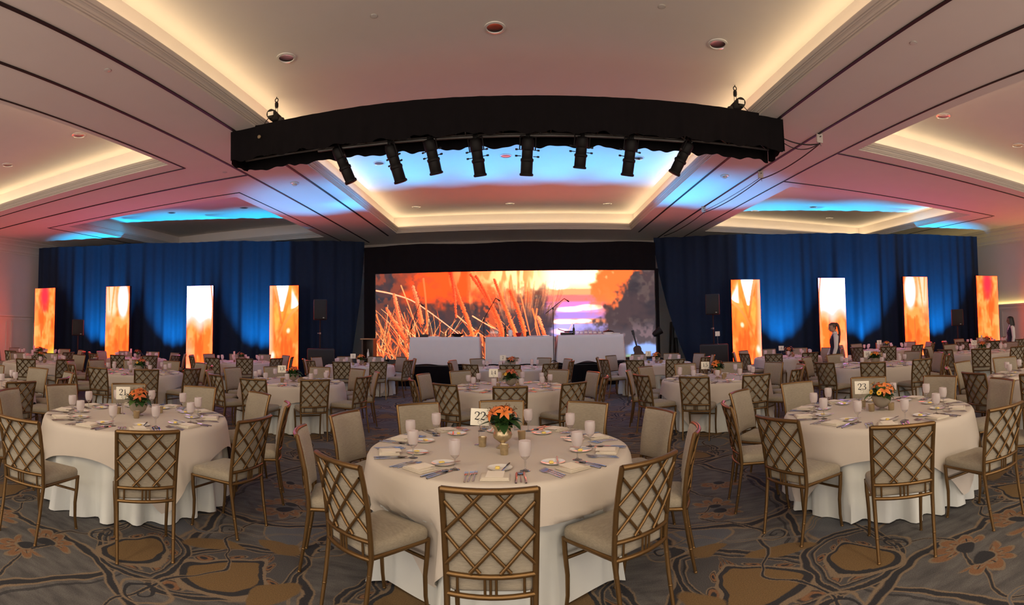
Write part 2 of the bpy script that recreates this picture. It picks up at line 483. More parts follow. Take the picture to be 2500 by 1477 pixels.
    # feathered orange flowers
    for cx, cy, r, k, ph, dr in ((2.98, 2.36, .25, 4.5, .3, -1.4), (2.98, 2.52, .24, 4.5, .8, 1.5), (1.93, 4.40, .23, 4.5, .9, -1.6), (1.93, 4.55, .22, 4.5, .4, 1.2), (.30, 1.75, .25, 4.5, .1, -1.2), (.95, 4.05, .20, 4.5, .6, 1.6), (2.2, 1.7, .22, 4.5, 1.1, -1.5)):
        f, t = ell(cx, cy, r, r * .9)
        pet = nsqrt(nabs(nsin(t * k + ph))); g = f / (pet * .58 + .45)
        fan = below(-ncos(t - dr), .12, .15)
        lay(below(g, 1.02, .05) * fan, BEIGE); lay(below(g, .92, .05) * fan, ORG); lay(between(g, .50, .62, .05) * fan, BEIGE)
        vein = below(nabs(ncos(t * k + ph)), .14, .1) * between(f, .34, .66, .1); lay(vein * fan, SLATE)
        lay(below(f, .36, .05) * fan, BEIGE); lay(below(f, .28, .05), SLATE)
    # small scrolls
    for cx, cy, r in ((1.95, 2.55, .16), (2.75, 3.0, .13), (1.25, 3.75, .15), (.75, 2.9, .14), (.2, 2.6, .13), (2.6, 4.0, .15), (1.6, 2.3, .13), (2.1, 3.75, .12)):
        f, t = ell(cx, cy, r, r * .9); sp_ = nabs(nsin(f * 4.2 + t * .5))
        lay(below(sp_, .30, .1) * below(f, 1.0, .1), SLATE); lay(between(f, .93, 1.07, .08), BEIGE)
    # pile mottle
    hs = nt.nodes.new('ShaderNodeTexNoise'); hs.inputs['Scale'].default_value = 130; hs.inputs['Detail'].default_value = 3
    nt.links.new(tc.outputs['Object'], hs.inputs['Vector'])
    mul = nt.nodes.new('ShaderNodeMix'); mul.data_type = 'RGBA'; mul.blend_type = 'MULTIPLY'; mul.inputs[0].default_value = 1
    vv = N.op('MULTIPLY_ADD', N(hs.outputs[0]), 1.1, .45)
    cb = nt.nodes.new('ShaderNodeCombineColor')
    for i in range(3): nt.links.new(vv.k, cb.inputs[i])
    nt.links.new(col[0], mul.inputs[6]); nt.links.new(cb.outputs[0], mul.inputs[7])
    nt.links.new(mul.outputs[2], b.inputs['Base Color'])
    bp = nt.nodes.new('ShaderNodeBump'); bp.inputs['Strength'].default_value = .4; bp.inputs['Distance'].default_value = .004
    nt.links.new(hs.outputs[0], bp.inputs['Height']); nt.links.new(bp.outputs[0], b.inputs['Normal'])
    return m
CARPET = carpet()

# ------------------------------------------------------------------ room shell
XL, XR, YF, YB = -18.0, 17.6, -5.0, 20.8
fl = MB(); fl.add([(XL, YF, 0), (XR, YF, 0), (XR, YB, 0), (XL, YB, 0)], [(0, 1, 2, 3)])
struct(fl.build('floor', CARPET, smooth=False))
for nm, a, b in (('wall_left', (XL, YF), (XL, YB)), ('wall_right', (XR, YB), (XR, YF)), ('wall_back', (XL, YB), (XR, YB))):
    q = MB(); q.add([(*a, 0), (*b, 0), (*b, 6.2), (*a, 6.2)], [(0, 1, 2, 3)])
    struct(q.build(nm, WALLP, smooth=False))
# ceiling: soffit grid with the coffer openings cut out
xs = sorted({XL, XR, *[c[0] for c in COFFERS], *[c[1] for c in COFFERS]}); ys = sorted({YF, YB, *[c[2] for c in COFFERS], *[c[3] for c in COFFERS]})
for i in range(len(xs) - 1):
    for j in range(len(ys) - 1):
        cx, cy = (xs[i] + xs[i + 1]) / 2, (ys[j] + ys[j + 1]) / 2
        if any(c[0] < cx < c[1] and c[2] < cy < c[3] for c in COFFERS): continue
        ce = MB(); ce.add([(xs[i], ys[j], SOFFIT), (xs[i], ys[j + 1], SOFFIT), (xs[i + 1], ys[j + 1], SOFFIT), (xs[i + 1], ys[j], SOFFIT)], [(0, 1, 2, 3)])
        struct(ce.build('ceiling', PAINT, smooth=False))
for (x0, x1, y0, y1, sd, pw) in COFFERS:
    o = .13; ce = MB()
    a = [(x0 - o, y0 - o), (x1 + o, y0 - o), (x1 + o, y1 + o), (x0 - o, y1 + o)]
    ce.add([(*p, UPPER) for p in a], [(3, 2, 1, 0)])
    for k in range(4):
        p, q = a[k], a[(k + 1) % 4]
        ce.add([(*p, SOFFIT + .16), (*q, SOFFIT + .16), (*q, UPPER), (*p, UPPER)], [(0, 1, 2, 3)])
    struct(ce.build('ceiling', PAINT, smooth=False))
# stepped crown moulding round each coffer, with the ledge that hides the cove lamps
PROF = [(0, 0), (0, .035), (.018, .040), (.018, .060), (.030, .066), (.036, .095), (.052, .115), (.060, .118), (.060, .140), (.075, .146), (.085, .185), (.085, .205), (.060, .205), (.055, .180), (-.13, .180)]
for n, (x0, x1, y0, y1, sd, pw) in enumerate(COFFERS):
    q = MB(); rows = []
    for s_, dz in PROF:
        rows.append([(x0 + s_, y0 + s_, SOFFIT + dz), (x1 - s_, y0 + s_, SOFFIT + dz), (x1 - s_, y1 - s_, SOFFIT + dz), (x0 + s_, y1 - s_, SOFFIT + dz)])
    q.grid(rows, wrap=True)
    struct(q.build('trim_%d' % (n + 1), TRIMP, smooth=False))
# movable-wall tracks: dark slots in the soffit
def slot(n, x0, x1, y0, y1):
    q = MB(); q.box(((x0 + x1) / 2, (y0 + y1) / 2, SOFFIT - .004), (x1 - x0, y1 - y0, .02))
    struct(q.build('trim_%d' % n, GROOVE, smooth=False))
k = 10
for x, wd, ya, yb in ((-4.92, .055, YF + .1, 19.0), (-6.03, .050, YF + .1, 20.2), (-7.0, .028, YF + .1, 9.26), (-7.0, .022, 11.64, 20.0), (4.43, .05, YF + .1, 19.0), (5.47, .05, YF + .1, 20.2), (6.45, .032, YF + .1, 20.0)):
    slot(k, x - wd / 2, x + wd / 2, ya, yb); k += 1
for y, wd, xa, xb in ((9.26, .028, -17.2, -6.986), (10.43, .055, -17.2, -6.05), (11.65, .024, -14.9, -6.99), (9.12, .035, 6.46, 16.8), (11.52, .028, 6.46, 14.9)):
    slot(k, xa, xb, y - wd / 2, y + wd / 2); k += 1
for x in (-14.9, 14.9):
    slot(k, x - .012, x + .012, 11.6, 18); k += 1
# wall crown, wainscot and baseboards on the two side walls
CR = [(0, 4.72), (.03, 4.72), (.03, 4.78), (.06, 4.80), (.08, 4.90), (.16, 5.02), (.20, 5.04), (.22, 5.10), (.34, 5.18), (.38, 5.19), (.40, 5.24), (.52, 5.27), (.55, 5.30)]
for nm, X, sg in (('trim_40', XL, 1), ('trim_41', XR, -1)):
    q = MB(); q.grid([[(X + sg * a, YF, z), (X + sg * a, YB, z)] for a, z in CR]); struct(q.build(nm, TRIMP, smooth=False))
for nm, X, sg in (('trim_42', XL, 1), ('trim_43', XR, -1)):
    q = MB()
    q.box((X + sg * .03, (YF + YB) / 2, 1.05), (.06, YB - YF, 2.1))
    q.box((X + sg * .06, (YF + YB) / 2, 2.13), (.12, YB - YF, .06)); q.box((X + sg * .045, (YF + YB) / 2, 2.02), (.09, YB - YF, .10))
    y = YF + .4
    while y < YB - 1:
        for a, b, c, d in ((y, 1.08, .04, 1.64), (y + 1.15, 1.08, .04, 1.64)): q.box((X + sg * .07, a, b), (.03, c, d))
        for zz in (.26, 1.90): q.box((X + sg * .07, y + .575, zz), (.03, 1.19, .04))
        y += 1.4
    struct(q.build(nm, TRIMP, smooth=False))
for nm, X, sg in (('baseboard_left', XL, 1), ('baseboard_right', XR, -1)):
    q = MB(); q.box((X + sg * .085, (YF + YB) / 2, .09), (.05, YB - YF, .18)); struct(q.build(nm, TRIMP, smooth=False))
# the lamp tucked behind the wainscot cap of the right wall
area('wainscot_lamp', (XR - .05, 12.5, 2.175), (-.1, 0, 1), .05, 9, 26, (1.0, .78, .22), xaxis=(1, 0, 0))

# recessed downlights, smoke detectors, sprinkler heads
def downlight():
    t = thing('ceiling_downlight', 'x', 'ceiling light')
    a = MB(); a.lathe([(.150, 0), (.150, -.012), (.118, -.016), (.112, -.004), (.112, .0)], 28, cap0=False, cap1=False); a.build('trim_ring', PORC, t)
    a = MB(); a.lathe([(.112, -.006), (.085, -.003), (.06, -.0015), (.03, -.001)], 24, cap0=False, cap1=True); a.build('reflector', STEEL, t)
    return t
dl = downlight()
GX = [-3.47, -.31, 2.95]
for y, row in ((7.15, 'nearest row'), (12.5, 'middle row, beyond the truss'), (17.2, 'far row by the stage')):
    for x, side in zip(GX, ('left', 'middle', 'right')):
        place(dl, (x, y, UPPER), 0, 'recessed downlight in the central ceiling recess, %s, %s one' % (row, side), 'downlights in the central recess')
for (x, y, l) in ((-8.55, 7.45, 'recessed downlight in the front left recess, the one closer to the centre'), (-11.35, 7.45, 'recessed downlight in the front left recess, the outer one at the picture edge'),
                  (7.98, 7.40, 'recessed downlight in the front right recess, the one closer to the centre'), (10.66, 7.40, 'recessed downlight in the front right recess, the outer one at the picture edge'),
                  (8.4, 17.2, 'recessed downlight in the lit rear right recess, innermost of three'), (10.1, 15.9, 'recessed downlight in the lit rear right recess, middle of three'), (11.75, 17.3, 'recessed downlight in the lit rear right recess, outermost of three'),
                  (-9.0, 15.3, 'recessed downlight in the dark rear left recess, inner one'), (-11.6, 14.6, 'recessed downlight in the dark rear left recess, outer one')):
    place(dl, (x, y, UPPER), 0, l, 'downlights in the side recesses')
def detector():
    t = thing('smoke_detector', 'x', 'smoke detector')
    a = MB(); a.lathe([(.11, 0), (.11, -.02), (.095, -.025), (.06, -.028)], 20); a.build('base_plate', PORC, t)
    a = MB(); a.lathe([(.062, -.026), (.058, -.055), (.035, -.072), (.0, -.074)], 18, cap1=False); a.build('sensor_head', PORC, t)
    return t
sd_ = detector()
place(sd_, (-5.33, 11.5, SOFFIT), 0, 'white smoke detector on the left beam beyond the truss', 'smoke detectors')
place(sd_, (4.85, 11.55, SOFFIT), 0, 'white smoke detector on the right beam beyond the truss', 'smoke detectors')
def sprinkler():
    t = thing('sprinkler_cover', 'x', 'sprinkler')
    a = MB(); a.lathe([(.045, 0), (.045, -.006), (.0, -.008)], 16, cap1=False); a.build('cover_plate', PORC, t)
    a = MB(); a.lathe([(.056, 0), (.054, -.003), (.046, -.003)], 16, cap0=False, cap1=False); a.build('escutcheon', TRIMP, t)
    return t
sp_ = sprinkler()
for x, y, z, l in ((-5.2, 5.05, SOFFIT, 'round sprinkler cover on the left beam, close to the camera'), (4.76, 4.9, SOFFIT, 'round sprinkler cover on the right beam, close to the camera'),
                   (-1.9, 6.6, UPPER, 'round sprinkler cover in the central recess between the first two downlights'), (1.9, 6.5, UPPER, 'round sprinkler cover in the central recess left of the right downlight'),
                   (-6.4, 10.0, SOFFIT, 'round sprinkler cover where the left beams cross')):
    place(sp_, (x, y, z), 0, l, 'sprinkler covers')
# ------------------------------------------------------------------ banquet chair (faces +Y, origin on the floor under the seat)
BACKP = [(-.272, 0), (-.232, .22), (-.205, .42), (-.212, .52), (-.232, .68), (-.262, .82), (-.290, .925)]
def yb(z):
    for (y0, z0), (y1, z1) in zip(BACKP, BACKP[1:]):
        if z <= z1 or (y1, z1) == BACKP[-1]:
            return y0 + (y1 - y0) * (z - z0) / (z1 - z0)
def xb(z): return .196 + .022 * z / .925
def bp_(x, z, w=0):
    u = x / xb(z)
    return Vector((x, yb(z) - .034 * (1 - u * u) + w, z))
def seat_mesh(b, w0, w1, d, z0, z1, crown, n=5, yoff=0):
    """cushion: tapered rounded rectangle with a crowned top; w0 back width, w1 front width"""
    def ring(ins, z, sc=1.0):
        pts = []
        r = .05
        for k, (sx, sy) in enumerate(((1, 1), (-1, 1), (-1, -1), (1, -1))):
            for i in range(n + 1):
                a = PI / 2 * k + PI / 2 * i / n
                hw = (w1 if sy > 0 else w0) / 2
                px = sx * (hw - r) + (r - ins) * math.cos(a); py = sy * (d / 2 - r) + (r - ins) * math.sin(a)
                pts.append((px * sc, py * sc + yoff, z))
        return pts
    rings = [ring(.012, z0), ring(.002, z0 + .010), ring(0, z0 + .022), ring(0, z1 - .025), ring(.006, z1 - .010), ring(.02, z1), ring(.02, z1 + crown * .45, .80), ring(.02, z1 + crown * .8, .5), ring(.02, z1 + crown, .15)]
    ln = len(rings[0]); b.grid(rings, wrap=True)
    o = len(b.v) - ln * len(rings)
    b.f.append(tuple(o + i for i in range(ln - 1, -1, -1))); b.m.append(b.mi)
    b.f.append(tuple(o + (len(rings) - 1) * ln + i for i in range(ln))); b.m.append(b.mi)
def pad_mesh(b, z0, z1, th, nx=9, nz=12):
    """upholstered back panel that follows the curve of the back"""
    fr, bk = [], []
    for j in range(nz + 1):
        v = j / nz; zz = z0 + (z1 - z0) * v; rf, rb = [], []
        for i in range(nx + 1):
            u = -1 + 2 * i / nx; ex = min(1, (1 - abs(u)) / .10) ; ev = min(1, min(v, 1 - v) / .04)
            t = th * (.45 + .55 * math.sqrt(max(0, 1 - (1 - min(ex, ev)) ** 2)))
            p = bp_(u * (xb(zz) - .004), zz)
            rf.append((p.x, p.y + .004 + t, p.z)); rb.append((p.x, p.y + .004, p.z))
        fr.append(rf); bk.append(rb)
    n = nx + 1; o = len(b.v)
    b.grid(fr); o2 = len(b.v); b.grid([r[::-1] for r in bk])
    def F_(j, i): return o + j * n + i
    def K_(j, i): return o2 + j * n + (nx - i)
    for j in range(nz):
        b.f.append((F_(j, 0), F_(j + 1, 0), K_(j + 1, 0), K_(j, 0))); b.f.append((F_(j + 1, nx), F_(j, nx), K_(j, nx), K_(j + 1, nx))); b.m += [b.mi] * 2
    for i in range(nx):
        b.f.append((F_(0, i + 1), F_(0, i), K_(0, i), K_(0, i + 1))); b.f.append((F_(nz, i), F_(nz, i + 1), K_(nz, i + 1), K_(nz, i))); b.m += [b.mi] * 2
def lattice_mesh(b, n=6, seg=5):
    z0, z1, s = .530, .912, 1.10
    for sg in (1, -1):
        for c in (.478, .634, .790, .946):
            # z = c + sg*s*x ; clip to |x| <= w and z0..z1
            lo, hi = -.208, .208
            xa, xb_ = sorted(((z0 - c) / (s * sg), (z1 - c) / (s * sg)))
            lo, hi = max(lo, xa), min(hi, xb_)
            if hi - lo < .03: continue
            pts = [bp_(lo + (hi - lo) * i / seg, c + sg * s * (lo + (hi - lo) * i / seg), -.006 - (.004 if sg > 0 else 0)) for i in range(seg + 1)]
            b.tube(pts, .0088, n, cap=False)
def rail(b, z, r, n=8, w=-.002, seg=8, x=None):
    xx = x or xb(z)
    b.tube([bp_(-xx + 2 * xx * i / seg, z, w) for i in range(seg + 1)], r, n)
def rear_leg(b, s, n=8, hi=None):
    b.tube([(s * xb(z), y, z) for y, z in BACKP], [.0115, .0135, .0155, .0155, .0152, .0150, .0148], n)
    if hi:
        for z in (.16, .34, .60, .76): b.lathe([(.0135, -.005), (.0158, 0), (.0135, .005)], 8, (s * xb(z), yb(z), z), False, False)
        b.lathe([(.013, .0), (.014, .006), (.011, .012)], 8, (s * xb(0), yb(0), 0))
def front_leg(b, s, n=8, hi=None):
    b.tube([(s * .203, .212, 0), (s * .200, .196, .10), (s * .203, .190, .22), (s * .210, .200, .34), (s * .212, .205, .435)], [.0115, .0125, .014, .0155, .016], n)
    if hi: b.lathe([(.013, .0), (.014, .006), (.011, .012)], 8, (s * .203, .212, 0))
def make_chair(hi=True):
    t = thing('banquet_chair', 'x', 'chair')
    n = 8 if hi else 5
    b = MB(); seat_mesh(b, .415, .445, .435, 0.428, .496, .020, 5 if hi else 2, .005); b.build('seat', CREAM, t)
    b = MB(); pad_mesh(b, .515, .915, .036, 9 if hi else 5, 12 if hi else 4); b.build('backrest', CREAM, t)
    if hi:
        b = MB(); lattice_mesh(b); b.build('lattice', GOLDD, t)
        b = MB(); rail(b, .920, .0160, 8, -.004); b.build('top_rail', GOLD, t)
        b = MB(); rail(b, .512, .0125); rail(b, .418, .0125)
        for x in (-.026, 0, .026, -.155, .155): b.tube([bp_(x, .418), bp_(x, .512)], .0068, 6, cap=False)
        b.build('back_rail', GOLD, t)
        b = MB()
        for s in (-1, 1): b.tube([(s * .205, -.20, .425), (s * .212, .205, .425)], .0135, 8)
        b.tube([(-.212, .205, .425), (.212, .205, .425)], .0135, 8); b.build('seat_frame', GOLD, t)
        for s in (-1, 1):
            b = MB(); rear_leg(b, s, 8, True); b.build('leg', GOLD, t)
            b = MB(); front_leg(b, s, 8, True); b.build('leg', GOLD, t)
        b = MB(); b.tube([(-.206, .196, .315), (.206, .196, .315)], .0105, 8); b.build('stretcher', GOLD, t)
    else:
        b = MB(); lattice_mesh(b, 4, 3); rail(b, .920, .0160, 5, -.004, 4); rail(b, .512, .0105, 5, seg=4); rail(b, .418, .0105, 5, seg=4)
        for s in (-1, 1): b.tube([(s * .205, -.20, .425), (s * .212, .205, .425)], .0135, 5)
        for s in (-1, 1): rear_leg(b, s, 5)
        b.build('back_frame', GOLD, t)
        for s in (-1, 1):
            b = MB(); front_leg(b, s, 5); b.build('leg', GOLD, t)
    return t
chair_hi, chair_lo = make_chair(True), make_chair(False)

# ------------------------------------------------------------------ tables: floor cloth and square topper
TR, TZ = .915, .76
def tuck(x, y, z, chairs):
    """cloth below seat height is pushed in by the chair seats that press against it"""
    if z > .54: return x, y
    r = math.hypot(x, y)
    for a, rr in chairs:
        c, s = math.cos(a), math.sin(a); u = x * c + y * s; v = y * c - x * s
        if u < .3: continue
        lim = rr - .262; k = 1 - min(1, max(0, (abs(v) - .235) / .07)); k *= min(1, (.54 - z) / .04)
        if k > 0 and u > lim: x -= c * (u - lim) * k; y -= s * (u - lim) * k
    return x, y
def under_cloth(seed, chairs=()):
    rn = random.Random(seed); ph = [rn.uniform(0, 2 * PI) for _ in range(6)]
    n = 180; rows = []
    for r in (.02, .5, .86): rows.append([(r * math.cos(2 * PI * k / n), r * math.sin(2 * PI * k / n), TZ - .006) for k in range(n)])
    for j, z in enumerate((TZ - .008, TZ - .03, .66, .54, .42, .30, .18, .08, .012)):
        q = (TZ - z) / TZ; row = []
        for k in range(n):
            a = 2 * PI * k / n
            fold = .75 * math.sin(23 * a + ph[0] + .8 * math.sin(3 * a + ph[1])) + .35 * math.sin(31 * a + ph[2] + math.sin(5 * a + ph[3])) + .3 * math.sin(11 * a + ph[4])
            sharp = math.copysign(min(1, abs(fold) ** .8), fold)
            r = TR - .004 + .004 * min(1, j) + q * .034 + (q ** 1.4) * .078 * sharp * (1 if j > 1 else 0)
            dz = .006 * math.sin(7 * a + ph[5]) if j == 8 else 0
            row.append((*tuck(r * math.cos(a), r * math.sin(a), z + dz, chairs), z + dz))
        rows.append(row)
    b = MB(); b.grid(rows, wrap=True)
    return b.mesh('tablecloth', LINENW, ang=80)
def top_cloth(seed, turn=0, chairs=(), half=1.14):
    rn = random.Random(seed); ph = [rn.uniform(0, 2 * PI) for _ in range(6)]
    n = 192; rows = []
    for r in (.02, .45, .80, .885, .908): rows.append([(r * math.cos(2 * PI * k / n + turn), r * math.sin(2 * PI * k / n + turn), TZ) for k in range(n)])
    rows.append([((TR + .010) * math.cos(2 * PI * k / n + turn), (TR + .010) * math.sin(2 * PI * k / n + turn), TZ - .008) for k in range(n)])
    J = 10
    for j in range(1, J + 1):
        row = []
        for k in range(n):
            a = 2 * PI * k / n
            c = max(abs(math.cos(a)), abs(math.sin(a)))
            L = min(half / c, half * 1.36) - TR                 # how far the cloth hangs here
            s = abs(math.sin(2 * a)) ** 2                        # 1 at the corners
            L = L * (1.0 + .03 * math.sin(9 * a + ph[0]))
            q = j / J; drop = L * q
            fold = (.016 + .050 * s) * math.sin(4 * 2 * a + 2 * PI * .25 + 1.1 * math.sin(2 * a + ph[1])) * s + (.014 + .02 * s) * math.sin(15 * a + ph[2]) + .008 * math.sin(27 * a + ph[3])
            r = TR + .024 + .030 * q * (drop / .4) + fold * q * min(1, drop / .25)
            r = max(r, TR + .020 + .125 * drop / TZ)
            zz = TZ - .010 - drop * .985; row.append((*tuck(r * math.cos(a + turn), r * math.sin(a + turn), zz, [(q_, r_ + .024) for q_, r_ in chairs]), zz))
        rows.append(row)
    b = MB(); b.grid(rows, wrap=True)
    return b.mesh('table_topper', LINEN, ang=80)

# ------------------------------------------------------------------ tableware prototypes
def fork():
    b = MB(); z = .0022
    b.tube([(0, -.095, z), (0, -.06, z + .001), (0, -.01, z + .004), (0, .025, z + .006), (0, .045, z + .002)], [.0055, .0048, .003, .0030, .009], 6, flat=.4)
    for x in (-.0085, -.0028, .0028, .0085): b.tube([(x, .043, z + .002), (x, .068, z), (x * .95, .095, z + .005)], [.0024, .0020, .0012], 5, flat=.6)
    return b.mesh('dinner_fork', CHROME)
def knife():
    b = MB(); z = .003
    b.tube([(0, -.105, z), (0, -.06, z + .0015), (0, 0, z + .001)], [.0062, .0068, .0050], 6, flat=.5)
    o = [(-.005, 0), (-.0065, .03), (-.007, .07), (-.004, .098), (.001, .108), (.0055, .10), (.006, .05), (.005, 0)]
    b.add([(x, y, z + .0012) for x, y in o] + [(x, y, z - .0008) for x, y in o], [tuple(range(7, -1, -1)), tuple(range(8, 16))] + [(i, (i + 1) % 8, 8 + (i + 1) % 8, 8 + i) for i in range(8)])
    return b.mesh('dinner_knife', CHROME)
def spoon():
    b = MB(); z = .0022
    b.tube([(0, -.09, z), (0, -.05, z + .001), (0, .01, z + .005), (0, .04, z + .004)], [.0055, .0048, .0028, .004], 6, flat=.4)
    rows = []
    for j, (r, dz) in enumerate(((1.0, .0055), (.8, .0015), (.4, -.001), (.03, -.0015))): rows.append([(.0175 * r * math.cos(a), .065 + .028 * r * math.sin(a), z + .0015 + dz) for a in [2 * PI * k / 14 for k in range(14)]])
    b.grid(rows, wrap=True); rows = [[(x, y, zz - .0012) for x, y, zz in r] for r in rows]; b.grid([r[::-1] for r in rows], wrap=True)
    return b.mesh('soup_spoon', CHROME)
def butter_knife():
    b = MB(); z = .0022
    b.tube([(0, -.08, z), (0, -.03, z + .001), (0, .015, z)], [.0055, .0055, .004], 6, flat=.5)
    o = [(-.004, .01), (-.006, .05), (-.003, .078), (.004, .082), (.0075, .06), (.004, .012)]
    b.add([(x, y, z + .001) for x, y in o] + [(x, y, z - .001) for x, y in o], [tuple(range(5, -1, -1)), tuple(range(6, 12))] + [(i, (i + 1) % 6, 6 + (i + 1) % 6, 6 + i) for i in range(6)])
    return b.mesh('butter_knife', CHROME)
def napkin(seed):
    rn = random.Random(seed); b = MB()
    for i, (w, d, z) in enumerate(((.175, .150, .004), (.170, .146, .0105), (.165, .118, .0165))):
        b.rbox((rn.uniform(-.003, .003), -.012 * (i == 2) + rn.uniform(-.002, .002), z), (w, d, .007), .0034, 2, rn.uniform(-.02, .02))
    return b.mesh('folded_napkin', NAPKIN)
def menu_card():
    b = MB(); b.box((0, 0, .0), (.105, .14, .0012)); return b.mesh('menu_card', PAPER, smooth=False)
def plate():
    b = MB(); b.lathe([(.0, .004), (.045, .004), (.052, .006), (.076, .013), (.080, .0145), (.078, .0120), (.052, .002), (.040, .0), (.0, .0)], 36, cap0=False, cap1=False); return b.mesh('bread_plate', PORC)
def butter():
    b = MB(); b.rbox((0, 0, .007), (.036, .03, .014), .006, 3); return b.mesh('butter_pat', BUTTER)
def goblet():
    t = thing('water_goblet', 'x', 'glass')
    b = MB(); b.lathe([(.0300, .096), (.0362, .116), (.0395, .140), (.0398, .163), (.0372, .188), (.0364, .188), (.0388, .163), (.0386, .142)], 20, cap0=False, cap1=False); b.build('iced_bowl', FROST, t)
    b = MB(); b.lathe([(.004, .066), (.013, .074), (.0245, .084), (.0300, .096)], 20, cap0=False, cap1=False); b.build('clear_bowl', CLEAR, t)
    b = MB(); b.lathe([(.0, .0), (.0335, .0), (.0335, .002), (.016, .006), (.0055, .014), (.0042, .035), (.0058, .052), (.0045, .066)], 20, cap0=False, cap1=False); b.build('stem', CLEAR, t)
    return t
def votive(kind):
    t = thing('votive_candle', 'x', 'candle')
    b = MB(); b.lathe([(.0, .0), (.026, .0), (.0285, .01), (.0315, .062), (.0335, .072), (.0315, .072), (.029, .06), (.026, .012), (0, .010)], 20, cap0=False, cap1=False); b.build('cup', kind, t)
    b = MB(); b.lathe([(.0, .012), (.0245, .012), (.0275, .045), (.0, .043)], 16, cap0=False, cap1=False); b.tube([(0, 0, .043), (.001, 0, .053)], .001, 5); b.build('wax', WAX, t)
    return t
FORK, KNIFE, SPOON, BKN, NAPK, MENU, PLATE, BUTT = fork(), knife(), spoon(), butter_knife(), [napkin(1), napkin(2)], menu_card(), plate(), butter()
goblet_p, vot_gold, vot_amber = goblet(), votive(MERC), votive(VOTV)

# ------------------------------------------------------------------ numerals drawn as tapered strokes (box 0..1 high)
DIG = {
 '1': [[(.10, .78, .05), (.30, .98, .06), (.30, .5, .12), (.30, .03, .12)], [(.08, .02, .045), (.52, .02, .045)]],
 '2': [[(.08, .72, .11), (.10, .90, .07), (.30, .99, .06), (.52, .90, .11), (.56, .74, .13), (.46, .52, .09), (.24, .28, .05), (.06, .06, .05), (.20, .08, .10), (.42, .04, .12), (.56, .10, .06), (.60, .22, .04)]],
 '3': [[(.08, .80, .10), (.14, .94, .06), (.32, .99, .05), (.50, .90, .10), (.52, .74, .12), (.44, .60, .07), (.26, .54, .04), (.46, .47, .07), (.58, .28, .13), (.50, .10, .10), (.30, .01, .05), (.12, .06, .07), (.06, .20, .10)]],
 '4': [[(.46, .98, .05), (.24, .62, .04), (.04, .30, .05), (.34, .29, .05), (.64, .29, .05)], [(.46, .98, .08), (.46, .5, .12), (.46, .03, .12)], [(.30, .02, .04), (.62, .02, .04)]],
 '5': [[(.54, .95, .10), (.34, .95, .10), (.14, .97, .04), (.12, .76, .04), (.11, .54, .04), (.30, .64, .06), (.50, .56, .10), (.57, .34, .13), (.50, .12, .10), (.30, .01, .05), (.12, .07, .08), (.07, .18, .10)]],
 '6': [[(.54, .84, .09), (.48, .96, .05), (.32, .98, .06), (.14, .76, .12), (.08, .46, .13), (.12, .16, .11), (.32, .01, .05), (.52, .12, .11), (.56, .32, .13), (.48, .52, .09), (.30, .58, .04), (.12, .42, .05)]],
 '7': [[(.06, .74, .05), (.08, .94, .09), (.30, .93, .12), (.58, .96, .06), (.42, .60, .07), (.30, .30, .11), (.28, .03, .13)]],
 '8': [[(.32, .99, .05), (.13, .90, .10), (.12, .72, .11), (.32, .53, .11), (.52, .34, .12), (.54, .12, .11), (.32, .01, .05), (.10, .10, .11), (.08, .30, .11), (.32, .52, .06), (.50, .72, .09), (.50, .90, .09), (.32, .99, .05)]],
}
def smooth_pts(p, k=5):
    if len(p) < 3: return p
    out = []
    for i in range(len(p) - 1):
        p0, p1, p2, p3 = p[max(i - 1, 0)], p[i], p[i + 1], p[min(i + 2, len(p) - 1)]
        for j in range(k):
            t = j / k
            out.append(tuple(.5 * ((2 * b) + (-a + c) * t + (2 * a - 5 * b + 4 * c - d) * t * t + (-a + 3 * b - 3 * c + d) * t ** 3) for a, b, c, d in zip(p0, p1, p2, p3)))
    out.append(p[-1]); return out
def numeral_mesh(txt, h):
    """flat raised numerals in the XZ plane facing -Y, centred"""
    b = MB(); W = .72 * len(txt) - .08; x0 = -W / 2
    for i, ch in enumerate(txt):
        for st in DIG[ch]:
            pts = smooth_pts(st) if ch not in '1' else st
            L, R_ = [], []
            for k, (x, y, w_) in enumerate(pts):
                a = pts[max(k - 1, 0)]; c = pts[min(k + 1, len(pts) - 1)]
                dx, dy = c[0] - a[0], c[1] - a[1]; l = math.hypot(dx, dy) or 1
                # vertical strokes are thicker than level ones, as in a bookface numeral
                nx, ny = -dy / l * w_ * .62, dx / l * w_ * .62
                X = x0 + .72 * i + x
                L.append(((X + nx) * h, 0, (y - .5 + ny) * h)); R_.append(((X - nx) * h, 0, (y - .5 - ny) * h))
            b.grid([L, R_])
    o = len(b.v); b.v += [(x, y + .0006, z) for x, y, z in b.v]
    b.f += [tuple(i + o for i in f[::-1]) for f in b.f]; b.m = [0] * len(b.f)
    return b.mesh('numerals', INK, smooth=False)
def number_sign(txt, w=.125, h=.115, lift=.175):
    t = thing('table_number', 'x', 'sign')
    b = MB(); b.lathe([(0, 0), (.032, 0), (.030, .004), (.008, .008), (0, .009)], 20, cap1=False)
    b.tube([(0, 0, .006), (0, 0, lift + .012)], .0016, 6)
    b.tube([(.014 * math.cos(a), -.003, lift + .026 + .014 * math.sin(a)) for a in [2 * PI * k / 16 for k in range(16)]], .0012, 5, closed=True)
    b.build('wire_stand', CHROME, t)
    b = MB(); b.box((0, 0, lift + h / 2), (w, .0016, h)); cd = b.build('card', CARDM, t, smooth=False)
    if txt:
        o = link('numerals', numeral_mesh(txt, h * .48), t); o.location = (0, -.0016, lift + h * .57)
    return t

